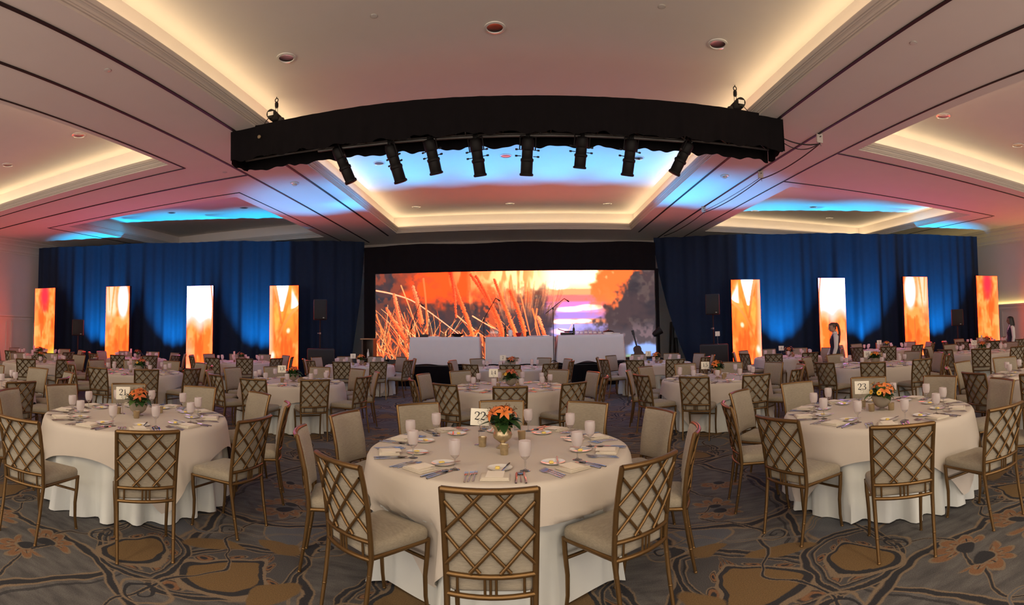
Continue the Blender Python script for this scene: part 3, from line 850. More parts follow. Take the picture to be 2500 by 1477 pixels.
# ------------------------------------------------------------------ flower arrangements
def petal(b, base, d, up, ln, wd, curl, n=6):
    d = Vector(d).normalized(); up = Vector(up).normalized(); sd = d.cross(up).normalized(); rows = []
    for i in range(n + 1):
        t = i / n; wv = wd * math.sin(PI * min(1, .12 + t * .88)) ** .75
        c = Vector(base) + d * (ln * t) + up * (ln * (.55 * t - curl * t * t))
        rows.append([c - sd * wv - up * (.10 * wv), c + up * (.06 * wv) * -1, c + sd * wv - up * (.10 * wv)] if False else [c - sd * wv + up * .25 * wv, c, c + sd * wv + up * .25 * wv])
    b.grid(rows)
def lily(b, c, axis, size, rn):
    ax = Vector(axis).normalized(); e1 = ax.orthogonal().normalized(); e2 = ax.cross(e1)
    off = rn.uniform(0, 1)
    for k in range(6):
        a = off + PI / 3 * k
        petal(b, c, e1 * math.cos(a) + e2 * math.sin(a), ax, size * (1 if k % 2 else .92), size * (.24 if k % 2 else .17), .62)
    for k in range(5):
        a = off + 1.25 * k; tip = Vector(c) + ax * size * .55 + (e1 * math.cos(a) + e2 * math.sin(a)) * size * .16
        b.mi = 1; b.tube([c, tip], .0012, 4); b.tube([tip, tip + (e1 * math.cos(a) + e2 * math.sin(a)) * .006], .003, 4); b.mi = 0
def daisy(b, c, axis, size):
    ax = Vector(axis).normalized(); e1 = ax.orthogonal().normalized(); e2 = ax.cross(e1)
    for k in range(12):
        a = 2 * PI * k / 12; petal(b, c, e1 * math.cos(a) + e2 * math.sin(a), ax, size, size * .22, .45, 3)
    b.mi = 1
    m = Matrix((e1, e2, ax)).transposed(); b.lathe([(size * .30, size * .12), (size * .22, size * .24), (0.0005, size * .28)], 10, c, cap0=True, cap1=False, mat=m); b.mi = 0
def leafblade(b, c, d, ln, wd, droop, rn):
    d = Vector(d).normalized(); sd = d.cross(Vector((0, 0, 1)));
    sd = sd.normalized() if sd.length > .05 else Vector((1, 0, 0)); rows = []
    for i in range(6):
        t = i / 5; wv = wd * math.sin(PI * (.06 + .94 * t)) ** .8 if t < 1 else .0005
        p = Vector(c) + d * ln * t - Vector((0, 0, 1)) * droop * ln * t * t
        rows.append([p - sd * wv + Vector((0, 0, wv * .3)), p, p + sd * wv + Vector((0, 0, wv * .3))])
    b.grid(rows)
def arrangement(seed, kind, lilies, red, daisies, spread=.15, detail=True):
    rn = random.Random(seed)
    t = thing('flower_arrangement', 'x', 'flowers')
    b = MB()
    if kind == 'urn':
        b.lathe([(0, 0), (.050, 0), (.052, .008), (.040, .016), (.020, .028), (.018, .038), (.036, .050), (.066, .075), (.074, .098), (.066, .118), (.062, .135), (.074, .158), (.088, .172), (.090, .178), (.084, .178), (.070, .160), (.056, .134), (.0, .128)], 32, cap0=True, cap1=False)
        b.build('vase', MERC, t); top, rim = .175, .085
    else:
        b.lathe([(0, 0), (.055, 0), (.056, .006), (.026, .014), (.022, .022), (.052, .034), (.080, .060), (.092, .092), (.098, .128), (.100, .142), (.096, .142), (.088, .095), (.074, .062), (.045, .038), (0, .034)], 32, cap0=True, cap1=False)
        b.build('vase', BOWLG, t)
        b = MB()
        for k in range(14): b.tube([(rn.uniform(-.03, .03), rn.uniform(-.03, .03), .045), (rn.uniform(-.06, .06), rn.uniform(-.06, .06), .14)], .0028, 4)
        b.build('stems', LEAF2, t); top, rim = .140, .092
    b = MB(); nl = 95 if detail else 40
    for i in range(nl):
        a = rn.uniform(0, 2 * PI); el = rn.uniform(-.15, 1.35); d = (math.cos(a) * math.cos(el), math.sin(a) * math.cos(el), math.sin(el))
        r0 = rn.uniform(.1, .8) * rim; ln = rn.uniform(.06, .115) * spread / .15
        b.mi = 0 if rn.random() < .7 else 1
        leafblade(b, (math.cos(a) * r0, math.sin(a) * r0, top + rn.uniform(-.01, .035)), d, ln, ln * rn.uniform(.18, .32), rn.uniform(.1, .55), rn)
    b.mi = 0
    b.build('foliage', [LEAF, LEAF2], t)
    for i in range(lilies):
        a = 2 * PI * (i + rn.uniform(-.25, .25)) / max(lilies, 1) - PI / 2; el = rn.uniform(.45, 1.1)
        d = Vector((math.cos(a) * math.cos(el), math.sin(a) * math.cos(el), math.sin(el)))
        b = MB(); lily(b, Vector((0, 0, top + .02)) + d * spread * rn.uniform(.50, .72), d, rn.uniform(.068, .085), rn)
        b.build('lily', [LILYR if i < red else LILY, CENTRE], t)
    for i in range(daisies):
        a = rn.uniform(0, 2 * PI); el = rn.uniform(.25, .9); d = Vector((math.cos(a) * math.cos(el), math.sin(a) * math.cos(el), math.sin(el)))
        b = MB(); daisy(b, Vector((0, 0, top + .01)) + d * spread * rn.uniform(.72, .95), d, .028); b.build('daisy', [YELLOW, CENTRE], t)
    return t
# ------------------------------------------------------------------ the dining tables
def to_px(x, y, z):
    q = M3.transposed() @ Vector((x, y, z - CAMH))
    return 1250 + F * math.atan2(q.x, q.y), CY - F * q.z / math.hypot(q.x, q.y)
SIDE = ['first', 'second', 'third', 'fourth']
def seat_name(k):
    if k == 0: return 'front seat'
    if k == 5: return 'back seat'
    return '%s right of front' % SIDE[k - 1] if k < 5 else '%s left of front' % SIDE[9 - k]
# key: words, x, y, turn of the front chair off the line to the camera (degrees), tier, sign text, vase, lilies, red lilies, daisies, cloth turn, scale
TABLES = [
    ('table twenty-two', -.18, 3.97, -1.6, 0, '22', 'urn', 5, 0, 1, 20, 1.045),
    ('table twenty-one', -3.62, 4.01, 3, 0, '21', 'bowl', 6, 1, 3, 12, 1.0),
    ('table twenty-three', 3.27, 4.06, 5, 0, '23', 'bowl', 4, 0, 4, 52, 1.0),
    ('the front-row table at the left edge', -7.10, 4.15, 24, 0, '', 'bowl', 4, 1, 2, 30, 1.0),
    ('the front-row table at the right edge', 6.62, 4.20, -5, 0, '', 'bowl', 4, 1, 2, 40, 1.0),
    ('table fourteen', -.20, 8.32, 0, 1, '14', 'bowl', 5, 2, 2, 70, 1.0),
    ('table thirteen', -3.96, 8.47, 14, 1, '13', 'bowl', 4, 3, 1, 35, 1.0),
    ('table fifteen', 3.28, 8.47, -12.5, 1, '15', 'urn', 4, 0, 0, 0, 1.0),
    ('table sixteen', 6.73, 8.48, 0, 1, '16', 'bowl', 2, 0, 3, 55, 1.0),
    ('the table behind table twenty-one', -7.38, 8.27, 5.5, 1, '', 'bowl', 4, 1, 3, 15, 1.0),
    ('table seventeen', 10.37, 8.62, 0, 2, '17', 'bowl', 4, 3, 0, 25, .97),
    ('the middle-row table at the far left', -10.72, 8.18, -12, 2, '', 'bowl', 4, 2, 1, 65, 1.0),
    ('table one', -4.30, 13.5, -18, 2, '1', 'bowl', 4, 0, 1, 5, 1.0),
    ('table two', -.27, 12.7, 0, 2, '2', 'bowl', 4, 1, 2, 40, 1.0),
    ('table three', 3.43, 13.15, -18, 2, '3', 'bowl', 4, 0, 0, 80, 1.0),
    ('table four', 7.10, 12.75, -14, 2, '4', 'bowl', 4, 2, 0, 10, 1.0),
    ('table five', 10.51, 12.63, 3, 2, '5', 'bowl', 3, 0, 2, 50, 1.0),
    ('the back-row table at the far right', 13.5, 10.95, 6, 2, '', 'bowl', 3, 3, 0, 20, 1.0),
    ('the back-row table before the third left panel', -7.9, 13.3, 5, 2, '', 'bowl', 4, 2, 0, 60, 1.0),
    ('the back-row table before the second left panel', -10.95, 12.15, 15, 2, '', 'bowl', 3, 2, 0, 33, 1.0),
    ('the back-row table at the far left', -13.7, 10.45, 0, 2, '', 'bowl', 4, 4, 0, 44, 1.0),
]
DISH = {}
def proto_mesh(name, me, cat):
    """first use links the mesh object, later uses copy it"""
    if name not in DISH:
        o = link(name, me); DISH[name] = o; o['category'] = cat; return o
    o = DISH[name].copy(); C.objects.link(o); return o
def lay(name, me, cat, loc, rz, label, group, rot=None, scale=1):
    if cat in ('fork', 'knife', 'spoon'): scale = 1.12
    o = proto_mesh(name, me, cat)
    o.data = me
    o.location = loc; o.rotation_euler = rot or (0, 0, rz); o.scale = (scale,) * 3
    o['label'] = label; o['group'] = group
    return o
ARR = {}
rnd = random.Random(11)
for ti, (nm, X, Y, off, tier, sgn, vase, nl, nr, nd, turn, sc) in enumerate(TABLES):
    R_ = TR * sc
    a0 = math.atan2(-Y, -X) + math.radians(off)
    CH = []
    for k in range(10):
        a = a0 + PI / 5 * k
        sn = seat_name(k)
        d = (math.cos(a), math.sin(a)); tv = (-d[1], d[0])
        jit = rnd.uniform(-.05, .05); rr = R_ + .295 + rnd.uniform(-.015, .05)
        rr += {('table twenty-two', 0): .02, ('table twenty-one', 0): .20, ('table twenty-one', 9): .12, ('table twenty-three', 0): .10}.get((nm, k), -.13 if nm == 'table twenty-two' else 0)
        cx, cy = X + d[0] * rr, Y + d[1] * rr
        CH.append((a, rr))
        px = to_px(cx, cy, .6)[0]
        if -70 < px < 2570:
            place(chair_hi if tier < 2 else chair_lo, (cx, cy, 0), a + PI / 2 + jit,
                  'gold lattice-back chair, %s, at %s' % (sn, nm), 'chairs around %s' % nm)
        def at(r, t): return (X + d[0] * r + tv[0] * t, Y + d[1] * r + tv[1] * t)
        gx, gy = at(R_ - .29, .17 + rnd.uniform(-.015, .015))
        px = to_px(gx, gy, .8)[0]
        if not -30 < px < 2530: continue
        place(goblet_p, (gx, gy, TZ), rnd.uniform(0, 6), 'iced water goblet, %s, at %s' % (sn, nm), 'water goblets on %s' % nm)
        x, y = at(R_ - .135, 0)
        lay('folded_napkin', NAPK[k % 2], 'napkin', (x, y, TZ + .0005), a + PI / 2 + rnd.uniform(-.08, .08), 'folded napkin, %s, on %s' % (sn, nm), 'napkins on %s' % nm)
        px_, py_ = at(R_ - .335, .02 + rnd.uniform(-.02, .02))
        lay('bread_plate', PLATE, 'plate', (px_, py_, TZ + .0005), 0, 'bread plate, %s, on %s' % (sn, nm), 'bread plates on %s' % nm)
        if tier > 1: continue
        x, y = at(R_ - .150, .0)
        lay('menu_card', MENU, 'menu', (x, y, TZ + .0215), a + PI / 2 + rnd.uniform(-.1, .1), 'menu card, %s, at %s' % (sn, nm), 'menu cards on %s' % nm)
        lay('butter_pat', BUTT, 'butter', (px_ - tv[0] * .015, py_ - tv[1] * .015, TZ + .005), rnd.uniform(0, 3), 'butter pat, %s, at %s' % (sn, nm), 'butter pats on %s' % nm)
        lay('butter_knife', BKN, 'knife', (px_ + tv[0] * .038, py_ + tv[1] * .038, TZ + .0145), 0, 'butter knife, %s, at %s' % (sn, nm), 'butter knives on %s' % nm, rot=(.04, 0, a + PI / 2 - .35 + rnd.uniform(-.35, .35)))
        for i, w_ in enumerate(('outer', 'middle', 'inner')):
            x, y = at(R_ - .140 - .012 * i, -.178 + .026 * i)
            lay('dinner_fork', FORK, 'fork', (x, y, TZ + .0005), a + PI / 2 + rnd.uniform(-.05, .05), '%s fork, %s, on %s' % (w_, sn, nm), 'forks on %s' % nm)
        for i, w_ in enumerate(('inner', 'outer')):
            x, y = at(R_ - .135, .126 + .052 * i)
            lay('dinner_knife', KNIFE, 'knife', (x, y, TZ + .0005), a + PI / 2 + rnd.uniform(-.04, .04), '%s dinner knife, %s, on %s' % (w_, sn, nm), 'dinner knives on %s' % nm)
        x, y = at(R_ - .135, .152)
        lay('soup_spoon', SPOON, 'spoon', (x, y, TZ + .0005), a + PI / 2 + rnd.uniform(-.04, .04), 'soup spoon, %s, on %s' % (sn, nm), 'soup spoons on %s' % nm)
    CH = [(a, rr / sc) for a, rr in CH]
    for nm_, me, lb, gr in (('tablecloth', under_cloth(ti + 3, CH), 'white floor-length cloth under %s', 'floor-length tablecloths'), ('table_topper', top_cloth(ti + 4, math.radians(turn), CH), 'ivory square topper draped over %s', 'ivory table toppers')):
        o = link(nm_, me, None, (X, Y, 0)); o.scale = (sc, sc, 1); tag(o, lb % nm, 'tablecloth', gr)
    # centrepiece, sign and candles
    dist = math.hypot(X, Y); vx, vy = X / dist, Y / dist; sx, sy = vy, -vx        # away from camera, to its right
    if to_px(X, Y, .9)[0] < -30 or to_px(X, Y, .9)[0] > 2540: continue
    ar = arrangement(100 + ti, vase, nl, nr, nd, .165 if tier < 2 else .18, tier < 2)
    ar.location = (X + sx * .03, Y + sy * .03, TZ); ar.rotation_euler = (0, 0, math.atan2(Y, X) - PI / 2)
    ar['label'] = '%s lilies in a %s on %s' % ('rust red' if nr >= nl and nr else 'orange', 'gold footed urn' if vase == 'urn' else 'glass bowl', nm); ar['group'] = 'table centrepieces'
    blank = not sgn
    s_ = number_sign(sgn, .145, .130, .150 if tier < 2 else .175)
    lat = {'table twenty-two': -.155, 'table twenty-one': -.13, 'table twenty-three': -.165, 'table fourteen': -.25, 'table sixteen': -.12}.get(nm, -.18)
    s_.location = (X + sx * (lat + .0) + vx * .10, Y + sy * lat + vy * .10, TZ)
    s_.rotation_euler = (0, .06 if nm == 'table twenty-two' else 0, math.atan2(Y, X) - PI / 2 + (1.2 if blank else rnd.uniform(-.15, .15)))
    s_['label'] = ('number card reading %s on a wire stand on %s' % (nm.replace('table ', ''), nm)) if sgn else 'number card turned side-on, on %s' % nm; s_['group'] = 'table number signs'
    if nm == 'table twenty-two': cands = [((1178, 1090), vot_gold, 'gold'), ((1231, 1110), vot_gold, 'gold'), ((1274, 1074), vot_amber, 'amber')]
    elif nm == 'table twenty-one': cands = [((288, 1010), vot_amber, 'amber'), ((333, 1021), vot_amber, 'amber'), ((391, 1008), vot_gold, 'gold')]
    elif nm == 'table twenty-three': cands = [((2128, 1004), vot_amber, 'amber'), ((2176, 1001), vot_amber, 'amber'), ((2107, 994), vot_gold, 'gold')]
    else: cands = [(q, vot_amber, 'amber') for q in ((-.17, -.12), (.13, -.17), (.16, .12))]
    for i, (q, pr, cl) in enumerate(cands):
        if q[0] > 3: x, y = on_z(q[0], q[1], TZ)
        else: x, y = X + sx * q[0] + vx * q[1], Y + sy * q[0] + vy * q[1]
        place(pr, (x, y, TZ), 0, '%s candle cup, %s of flowers, on %s' % (cl, ('left', 'front', 'right')[i], nm), 'votive candles')
# ------------------------------------------------------------------ drapes
def drape(name, mat_, label, group, P0, P1, z0, z1, inner=0.0, amp=.05, seed=1, sag=0, n=260, freq=60):
    """pleated cloth hung on the line P0-P1; inner > 0 sweeps the bottom of the P0 edge back by that share of the width"""
    rn = random.Random(seed); ph = [rn.uniform(0, 6.28) for _ in range(6)]
    ax, ay = P0; bx, by = P1; L = math.hypot(bx - ax, by - ay); dx, dy = (bx - ax) / L, (by - ay) / L; nx, ny = dy, -dx
    if ny > 0: nx, ny = -nx, -ny
    rows = []
    for j in range(15):
        v = j / 14; row = []
        ti = inner * (1 - v) ** 1.5
        for i in range(n + 1):
            t = ti + (1 - ti) * i / n; s_ = L * t
            g = math.sin(freq * .11 * s_ + ph[0] + .7 * math.sin(1.3 * s_ + ph[1])) * (.6 + .4 * math.sin(.9 * s_ + ph[2])) + .45 * math.sin(freq * .23 * s_ + ph[3] + math.sin(2.1 * s_ + ph[4]) + .3 * v)
            q = amp * g * (.55 + .45 * (1 - v))
            z = z0 + (z1 + sag * math.sin(s_ * 1.7 + ph[5]) * .5 - z0) * v
            row.append((ax + dx * s_ + nx * q, ay + dy * s_ + ny * q, z))
        rows.append(row)
    b = MB(); b.grid(rows)
    o = b.build(name, mat_, ang=80); return tag(o, label, 'curtain', group)
def inner_share(seg, px):
    (ax, ay), (bx, by) = seg; d = ray(px, 850)
    k = d.x / d.y                     # x = k*y on the ray
    t = (k * ay - ax) / ((bx - ax) - k * (by - ay)); return t
drape('stage_drape', NAVYF, 'navy drape lit by blue uplights, swept aside at its inner edge, left of stage', 'navy side drapes', LEFT_DRAPE[0], LEFT_DRAPE[1], .02, 5.0, inner_share(LEFT_DRAPE, 850), .10, 5, .03, 320, 74)
drape('stage_drape', NAVYF, 'navy drape lit by blue uplights, swept aside at its inner edge, right of stage', 'navy side drapes', RIGHT_DRAPE[0], RIGHT_DRAPE[1], .02, 5.0, inner_share(RIGHT_DRAPE, 1685), .10, 9, .03, 320, 74)
SY = 17.75
sl, sr = on_y(917, 670, SY), on_y(1597, 659, SY)
top = (sl.z + sr.z) / 2; bot = (on_y(917, 875, SY).z + on_y(1597, 871, SY).z) / 2
drape('stage_valance', BLACKF, 'black valance hung above the big screen', 'black stage drapes', (on_y(889, 650, SY - .1).x, SY - .1), (on_y(1601, 650, SY - .1).x, SY - .1), top - .01, 4.68, 0, .03, 2, .05)
drape('stage_leg_drape', BLACKF, 'narrow black drape hanging at the left edge of the screen', 'black stage drapes', (on_y(889, 650, SY - .12).x, SY - .12), (sl.x + .01, SY - .12), .62, top + .05, 0, .02, 3, n=24)
drape('stage_leg_drape', BLACKF, 'thin black drape hanging at the right edge of the screen', 'black stage drapes', (sr.x - .01, SY - .12), (sr.x + .12, SY - .12), .62, top + .05, 0, .02, 4, n=10)

# ------------------------------------------------------------------ pictures on the screens (colours the screens give off)
def lin(c):
    c = np.clip(c, 0, 1); return np.where(c <= .04045, c / 12.92, ((c + .055) / 1.055) ** 2.4)
def glow(c, k): L = lin(c); return L * (1 + k * smooth(.80, .96, L))
def smooth(e0, e1, x):
    t = np.clip((x - e0) / (e1 - e0), 0, 1); return t * t * (3 - 2 * t)
def vnoise(shape, cells, seed):
    r = np.random.RandomState(seed); gy, gx = cells; g = r.rand(gy + 2, gx + 2)
    y = np.linspace(0, gy, shape[0]); x = np.linspace(0, gx, shape[1]); yi = np.minimum(y.astype(int), gy); xi = np.minimum(x.astype(int), gx)
    fy = (y - yi)[:, None]; fx = (x - xi)[None, :]; fy = fy * fy * (3 - 2 * fy); fx = fx * fx * (3 - 2 * fx)
    a = g[yi][:, xi]; b = g[yi][:, xi + 1]; c = g[yi + 1][:, xi]; d = g[yi + 1][:, xi + 1]
    return (a * (1 - fx) + b * fx) * (1 - fy) + (c * (1 - fx) + d * fx) * fy
def fbm(shape, cells, seed):
    return .55 * vnoise(shape, cells, seed) + .3 * vnoise(shape, (cells[0] * 2, cells[1] * 2), seed + 1) + .15 * vnoise(shape, (cells[0] * 4, cells[1] * 4), seed + 2)
def mixc(img, col, m): img[:] = img * (1 - m[..., None]) + np.array(col, float) / 255 * m[..., None]
def stroke(img, XX, YY, pts, w0, w1, c0, c1, soft=.8, alpha=1.0, fringe=None):
    """a tapering curved stroke; FRINGE is a noise field that roughens its edge and mottles it (seed heads)"""
    P = smooth_pts([tuple(p) for p in pts], 4) if len(pts) > 2 else pts
    n = len(P) - 1; H_, W_ = XX.shape
    for i in range(n):
        (xa, ya), (xb_, yb_) = P[i], P[i + 1]; t0, t1 = i / n, (i + 1) / n; wm = max(w0, w1) * 1.5 + 2
        ix0, ix1 = int(max(0, (min(xa, xb_) - wm))), int(min(W_, max(xa, xb_) + wm + 1)); iy0, iy1 = int(max(0, min(ya, yb_) - wm)), int(min(H_, max(ya, yb_) + wm + 1))
        if ix1 <= ix0 or iy1 <= iy0: continue
        X, Y = XX[iy0:iy1, ix0:ix1], YY[iy0:iy1, ix0:ix1]
        dx, dy = xb_ - xa, yb_ - ya; L2 = dx * dx + dy * dy + 1e-9
        t = np.clip(((X - xa) * dx + (Y - ya) * dy) / L2, 0, 1); ox, oy = X - xa - dx * t, Y - ya - dy * t
        d = np.hypot(ox, oy); tt = t0 + (t1 - t0) * t
        w_ = w0 + (w1 - w0) * tt
        col = (np.array(c0, float)[None, None] * (1 - tt[..., None]) + np.array(c1, float)[None, None] * tt[..., None]) / 255
        if fringe is not None:
            nz = fringe[iy0:iy1, ix0:ix1]; w_ = w_ * (.62 + .70 * nz)
            side = (ox * dy - oy * dx) / math.sqrt(L2) * (1 if dy > 0 else -1) / np.maximum(w_, .3)
            col = col * (.80 + .30 * nz + .16 * np.clip(side, -1, 1))[..., None]; col[..., 1] += .10 * np.clip(side, 0, 1); col[..., 2] += .07 * np.clip(side, 0, 1)
        m = np.clip((w_ - d) / soft + .5, 0, 1) * alpha
        s_ = img[iy0:iy1, ix0:ix1]; s_[:] = s_ * (1 - m[..., None]) + col * m[..., None]
def paint_beach(W_, H_):
    yy, xx = np.mgrid[0:H_, 0:W_].astype(float)
    # working frame: x 0..1895, y 0..565
    X, Y = xx / W_ * 1895, yy / H_ * 565
    img = np.zeros((H_, W_, 3)); n1 = fbm((H_, W_), (6, 14), 1); n2 = fbm((H_, W_), (12, 40), 5); n3 = fbm((H_, W_), (3, 40), 9)
    img[:] = np.array((80, 58, 58)) / 255
    mixc(img, (58, 54, 60), smooth(.45, .65, n1)); mixc(img, (112, 62, 50), smooth(.55, .75, n2) * .6)
    ed = Y + (n2 - .5) * 160
    mixc(img, (236, 84, 38), smooth(250, 120, ed) * smooth(120, 260, X + (n1 - .5) * 200) * smooth(1150, 800, X))
    mixc(img, (180, 74, 46), smooth(.5, .7, n2) * smooth(200, 80, Y) * smooth(520, 200, X) * .8)
    mixc(img, (250, 150, 96), smooth(.50, .62, n3) * smooth(300, 60, ed) * smooth(420, 700, X) * smooth(1400, 1150, X) * .9)
    mixc(img, (250, 190, 132), smooth(230, 40, ed) * smooth(560, 800, X + (n3 - .5) * 240) * .7)
    mixc(img, (250, 206, 150), smooth(190, 90, ed - .05 * X + 60) * smooth(620, 1000, X))
    mixc(img, (254, 232, 194), smooth(140, 60, Y) * smooth(1080, 1230, X) * smooth(1640, 1500, X + (n2 - .5) * 160))
    mixc(img, (238, 118, 66), smooth(.50, .64, n3) * smooth(560, 700, X) * smooth(1150, 1000, X) * smooth(300, 160, ed) * .75)
    mixc(img, (228, 96, 52), smooth(.52, .66, n2) * smooth(640, 760, X) * smooth(1120, 980, X) * smooth(90, 190, ed) * .6)
    mixc(img, (112, 66, 56), smooth(.50, .62, n2) * smooth(480, 100, X) * smooth(330, 150, ed) * .75)
    # sunset over the water
    win = smooth(1120, 1210, X + (n2 - .5) * 90 - (Y - 150) * .05) * smooth(1580, 1500, X + (n2 - .5) * 90 + (Y - 200) * .08)
    sx = win * smooth(105, 125, Y)
    for y0, y1, c in ((118, 160, (242, 146, 104)), (158, 205, (243, 112, 110)), (200, 240, (214, 122, 176)), (236, 275, (196, 150, 214)), (270, 318, (156, 124, 190)), (312, 345, (246, 150, 110)), (342, 420, (160, 150, 214))):
        mixc(img, c, sx * smooth(y0 - 8, y0 + 8, Y) * smooth(y1 + 10, y1 - 6, Y))
    for cx, cy, a, b_, c in ((1310, 250, 90, 16, (255, 248, 246)), (1440, 238, 90, 18, (255, 248, 246)), (1275, 328, 85, 15, (255, 246, 240)), (1400, 326, 60, 13, (255, 236, 225)), (1232, 98, 70, 26, (255, 244, 220)), (1240, 390, 60, 18, (240, 190, 220))):
        d = np.hypot((X - cx) / a, (Y - cy) / b_); mixc(img, c, smooth(1.25, .75, d + (n2 - .5) * .3))
    # bushes on the right
    bx = X - 1520 + (n2 - .5) * 230 - (330 - Y) * .48 * smooth(60, 400, 420 - Y)
    mixc(img, (238, 110, 58), smooth(-60, 40, bx + 140 - .1 * Y) * smooth(330, 120, Y + (n2 - .5) * 120))
    mixc(img, (76, 62, 64), smooth(0, 90, bx + (Y - 200) * .35)); mixc(img, (98, 84, 80), smooth(.52, .7, n2) * smooth(60, 200, bx) * .6); mixc(img, (54, 50, 56), smooth(.5, .7, n1) * smooth(60, 160, bx) * .7)
    low = smooth(330, 420, Y + (n2 - .5) * 70) * smooth(1300, 1420, X)
    mixc(img, (84, 74, 78), low * .9); mixc(img, (126, 104, 108), low * smooth(.55, .7, n2) * .6)
    mixc(img, (128, 150, 204), smooth(455, 500, Y + (n2 - .5) * 60) * smooth(1660, 1720, X)); mixc(img, (122, 140, 110), smooth(535, 560, Y) * smooth(1660, 1700, X) * smooth(1800, 1740, X))
    # dark bush in the middle and its feathery top
    rb = np.random.RandomState(3); k = W_ / 1895; ky = H_ / 565
    PX = lambda p: [(a * k, b_ * ky) for a, b_ in p]
    for i in range(150):
        x0 = rb.uniform(880, 1190); x1 = x0 + (x0 - 1010) * rb.uniform(.15, .75); y1 = rb.uniform(60, 230)
        stroke(img, xx, yy, PX([(x0, 360), ((x0 + x1) / 2 - 5, 250), (x1, y1)]), 3.0 * k * 1.6, .6, (66, 56, 62), (150, 90, 70) if rb.rand() < .5 else (240, 160, 110), 1.2, .35)
    mixc(img, (70, 58, 64), smooth(250, 330, Y + (n2 - .5) * 150) * smooth(860, 940, X) * smooth(1240, 1140, X) * .75)
    # grass: thin blades
    rb = np.random.RandomState(8)
    for i in range(300):
        x0 = 1000 * rb.rand() ** 1.35 - 20; ln = rb.uniform(90, 360) * (1.0 if x0 < 420 else .62); lean = rb.normal(-.30, .42); bend = rb.normal(0, 25)
        y0 = rb.uniform(470, 600)
        x1, y1 = x0 + lean * ln, y0 - ln * .85
        c = [(246, 150, 88), (238, 112, 62), (214, 92, 52), (250, 184, 124), (140, 78, 52), (96, 60, 48)][rb.randint(6)]
        stroke(img, xx, yy, PX([(x0, y0), ((x0 + x1) / 2 + bend, (y0 + y1) / 2), (x1, y1)]), rb.uniform(1.6, 4.2) * k, .5, c, c, 1.0, .9)
    for p, w_, c in (([(5, 110), (140, 140), (300, 205), (600, 420)], 5, (246, 170, 130)), ([(5, 270), (60, 420), (110, 570)], 5, (230, 120, 70)), ([(180, 80), (240, 230), (330, 480)], 4, (244, 150, 96)), ([(335, 40), (350, 180), (360, 400)], 7, (240, 110, 64)),
                     ([(665, 285), (760, 340), (920, 420)], 4, (250, 180, 130)), ([(560, 280), (660, 360), (760, 430)], 4, (248, 160, 110)), ([(985, 150), (1010, 260), (1045, 410)], 5, (240, 130, 84)), ([(1062, 245), (1085, 330), (1110, 420)], 6, (246, 120, 70)), ([(1092, 245), (1080, 340), (1095, 415)], 5, (246, 130, 80)),
                     ([(700, 380), (590, 440), (480, 480)], 8, (232, 96, 50)), ([(720, 410), (748, 500), (738, 560)], 9, (236, 110, 66)), ([(1280, 420), (1310, 370), (1330, 330)], 3, (250, 170, 130))):
        stroke(img, xx, yy, PX(p), w_ * k, w_ * k * .6, c, c, 1.0)
    # seed heads
    NZ = np.random.RandomState(17).rand(H_, W_); NZ = (NZ + np.roll(NZ, 1, 0) + np.roll(NZ, 1, 1)) / 3; NZ = np.clip((NZ - .5) * 1.7 + .5, 0, 1)
    for p, w0, w1, c0, c1 in (([(515, -10), (560, 130), (620, 280), (672, 430)], 13, 11, (226, 70, 40), (244, 112, 62)), ([(525, 10), (545, 150), (555, 290)], 11, 5, (214, 66, 40), (236, 92, 56)), ([(655, 20), (740, 140), (810, 270), (872, 430)], 9, 16, (226, 74, 42), (244, 118, 68)), ([(690, 30), (765, 160), (845, 330), (870, 430)], 8, 12, (214, 70, 40), (240, 104, 60)),
                              ([(812, 55), (865, 190), (950, 410)], 7, 13, (230, 76, 44), (246, 116, 66)), ([(918, 130), (965, 250), (1015, 410)], 10, 13, (230, 82, 48), (240, 104, 58)), ([(262, 90), (292, 190), (318, 320)], 9, 15, (240, 120, 84), (238, 104, 62)), ([(132, 140), (155, 250), (180, 360)], 9, 13, (246, 124, 84), (236, 100, 60)), ([(78, 230), (130, 320), (200, 420)], 8, 14, (240, 112, 70), (228, 92, 54)), ([(1100, 300), (1120, 360), (1145, 425)], 11, 10, (250, 150, 104), (234, 90, 52))):
        stroke(img, xx, yy, PX(p), w0 * k * 1.12, w1 * k * 1.12, c0, c1, 1.0, 1.0, NZ)
    return img
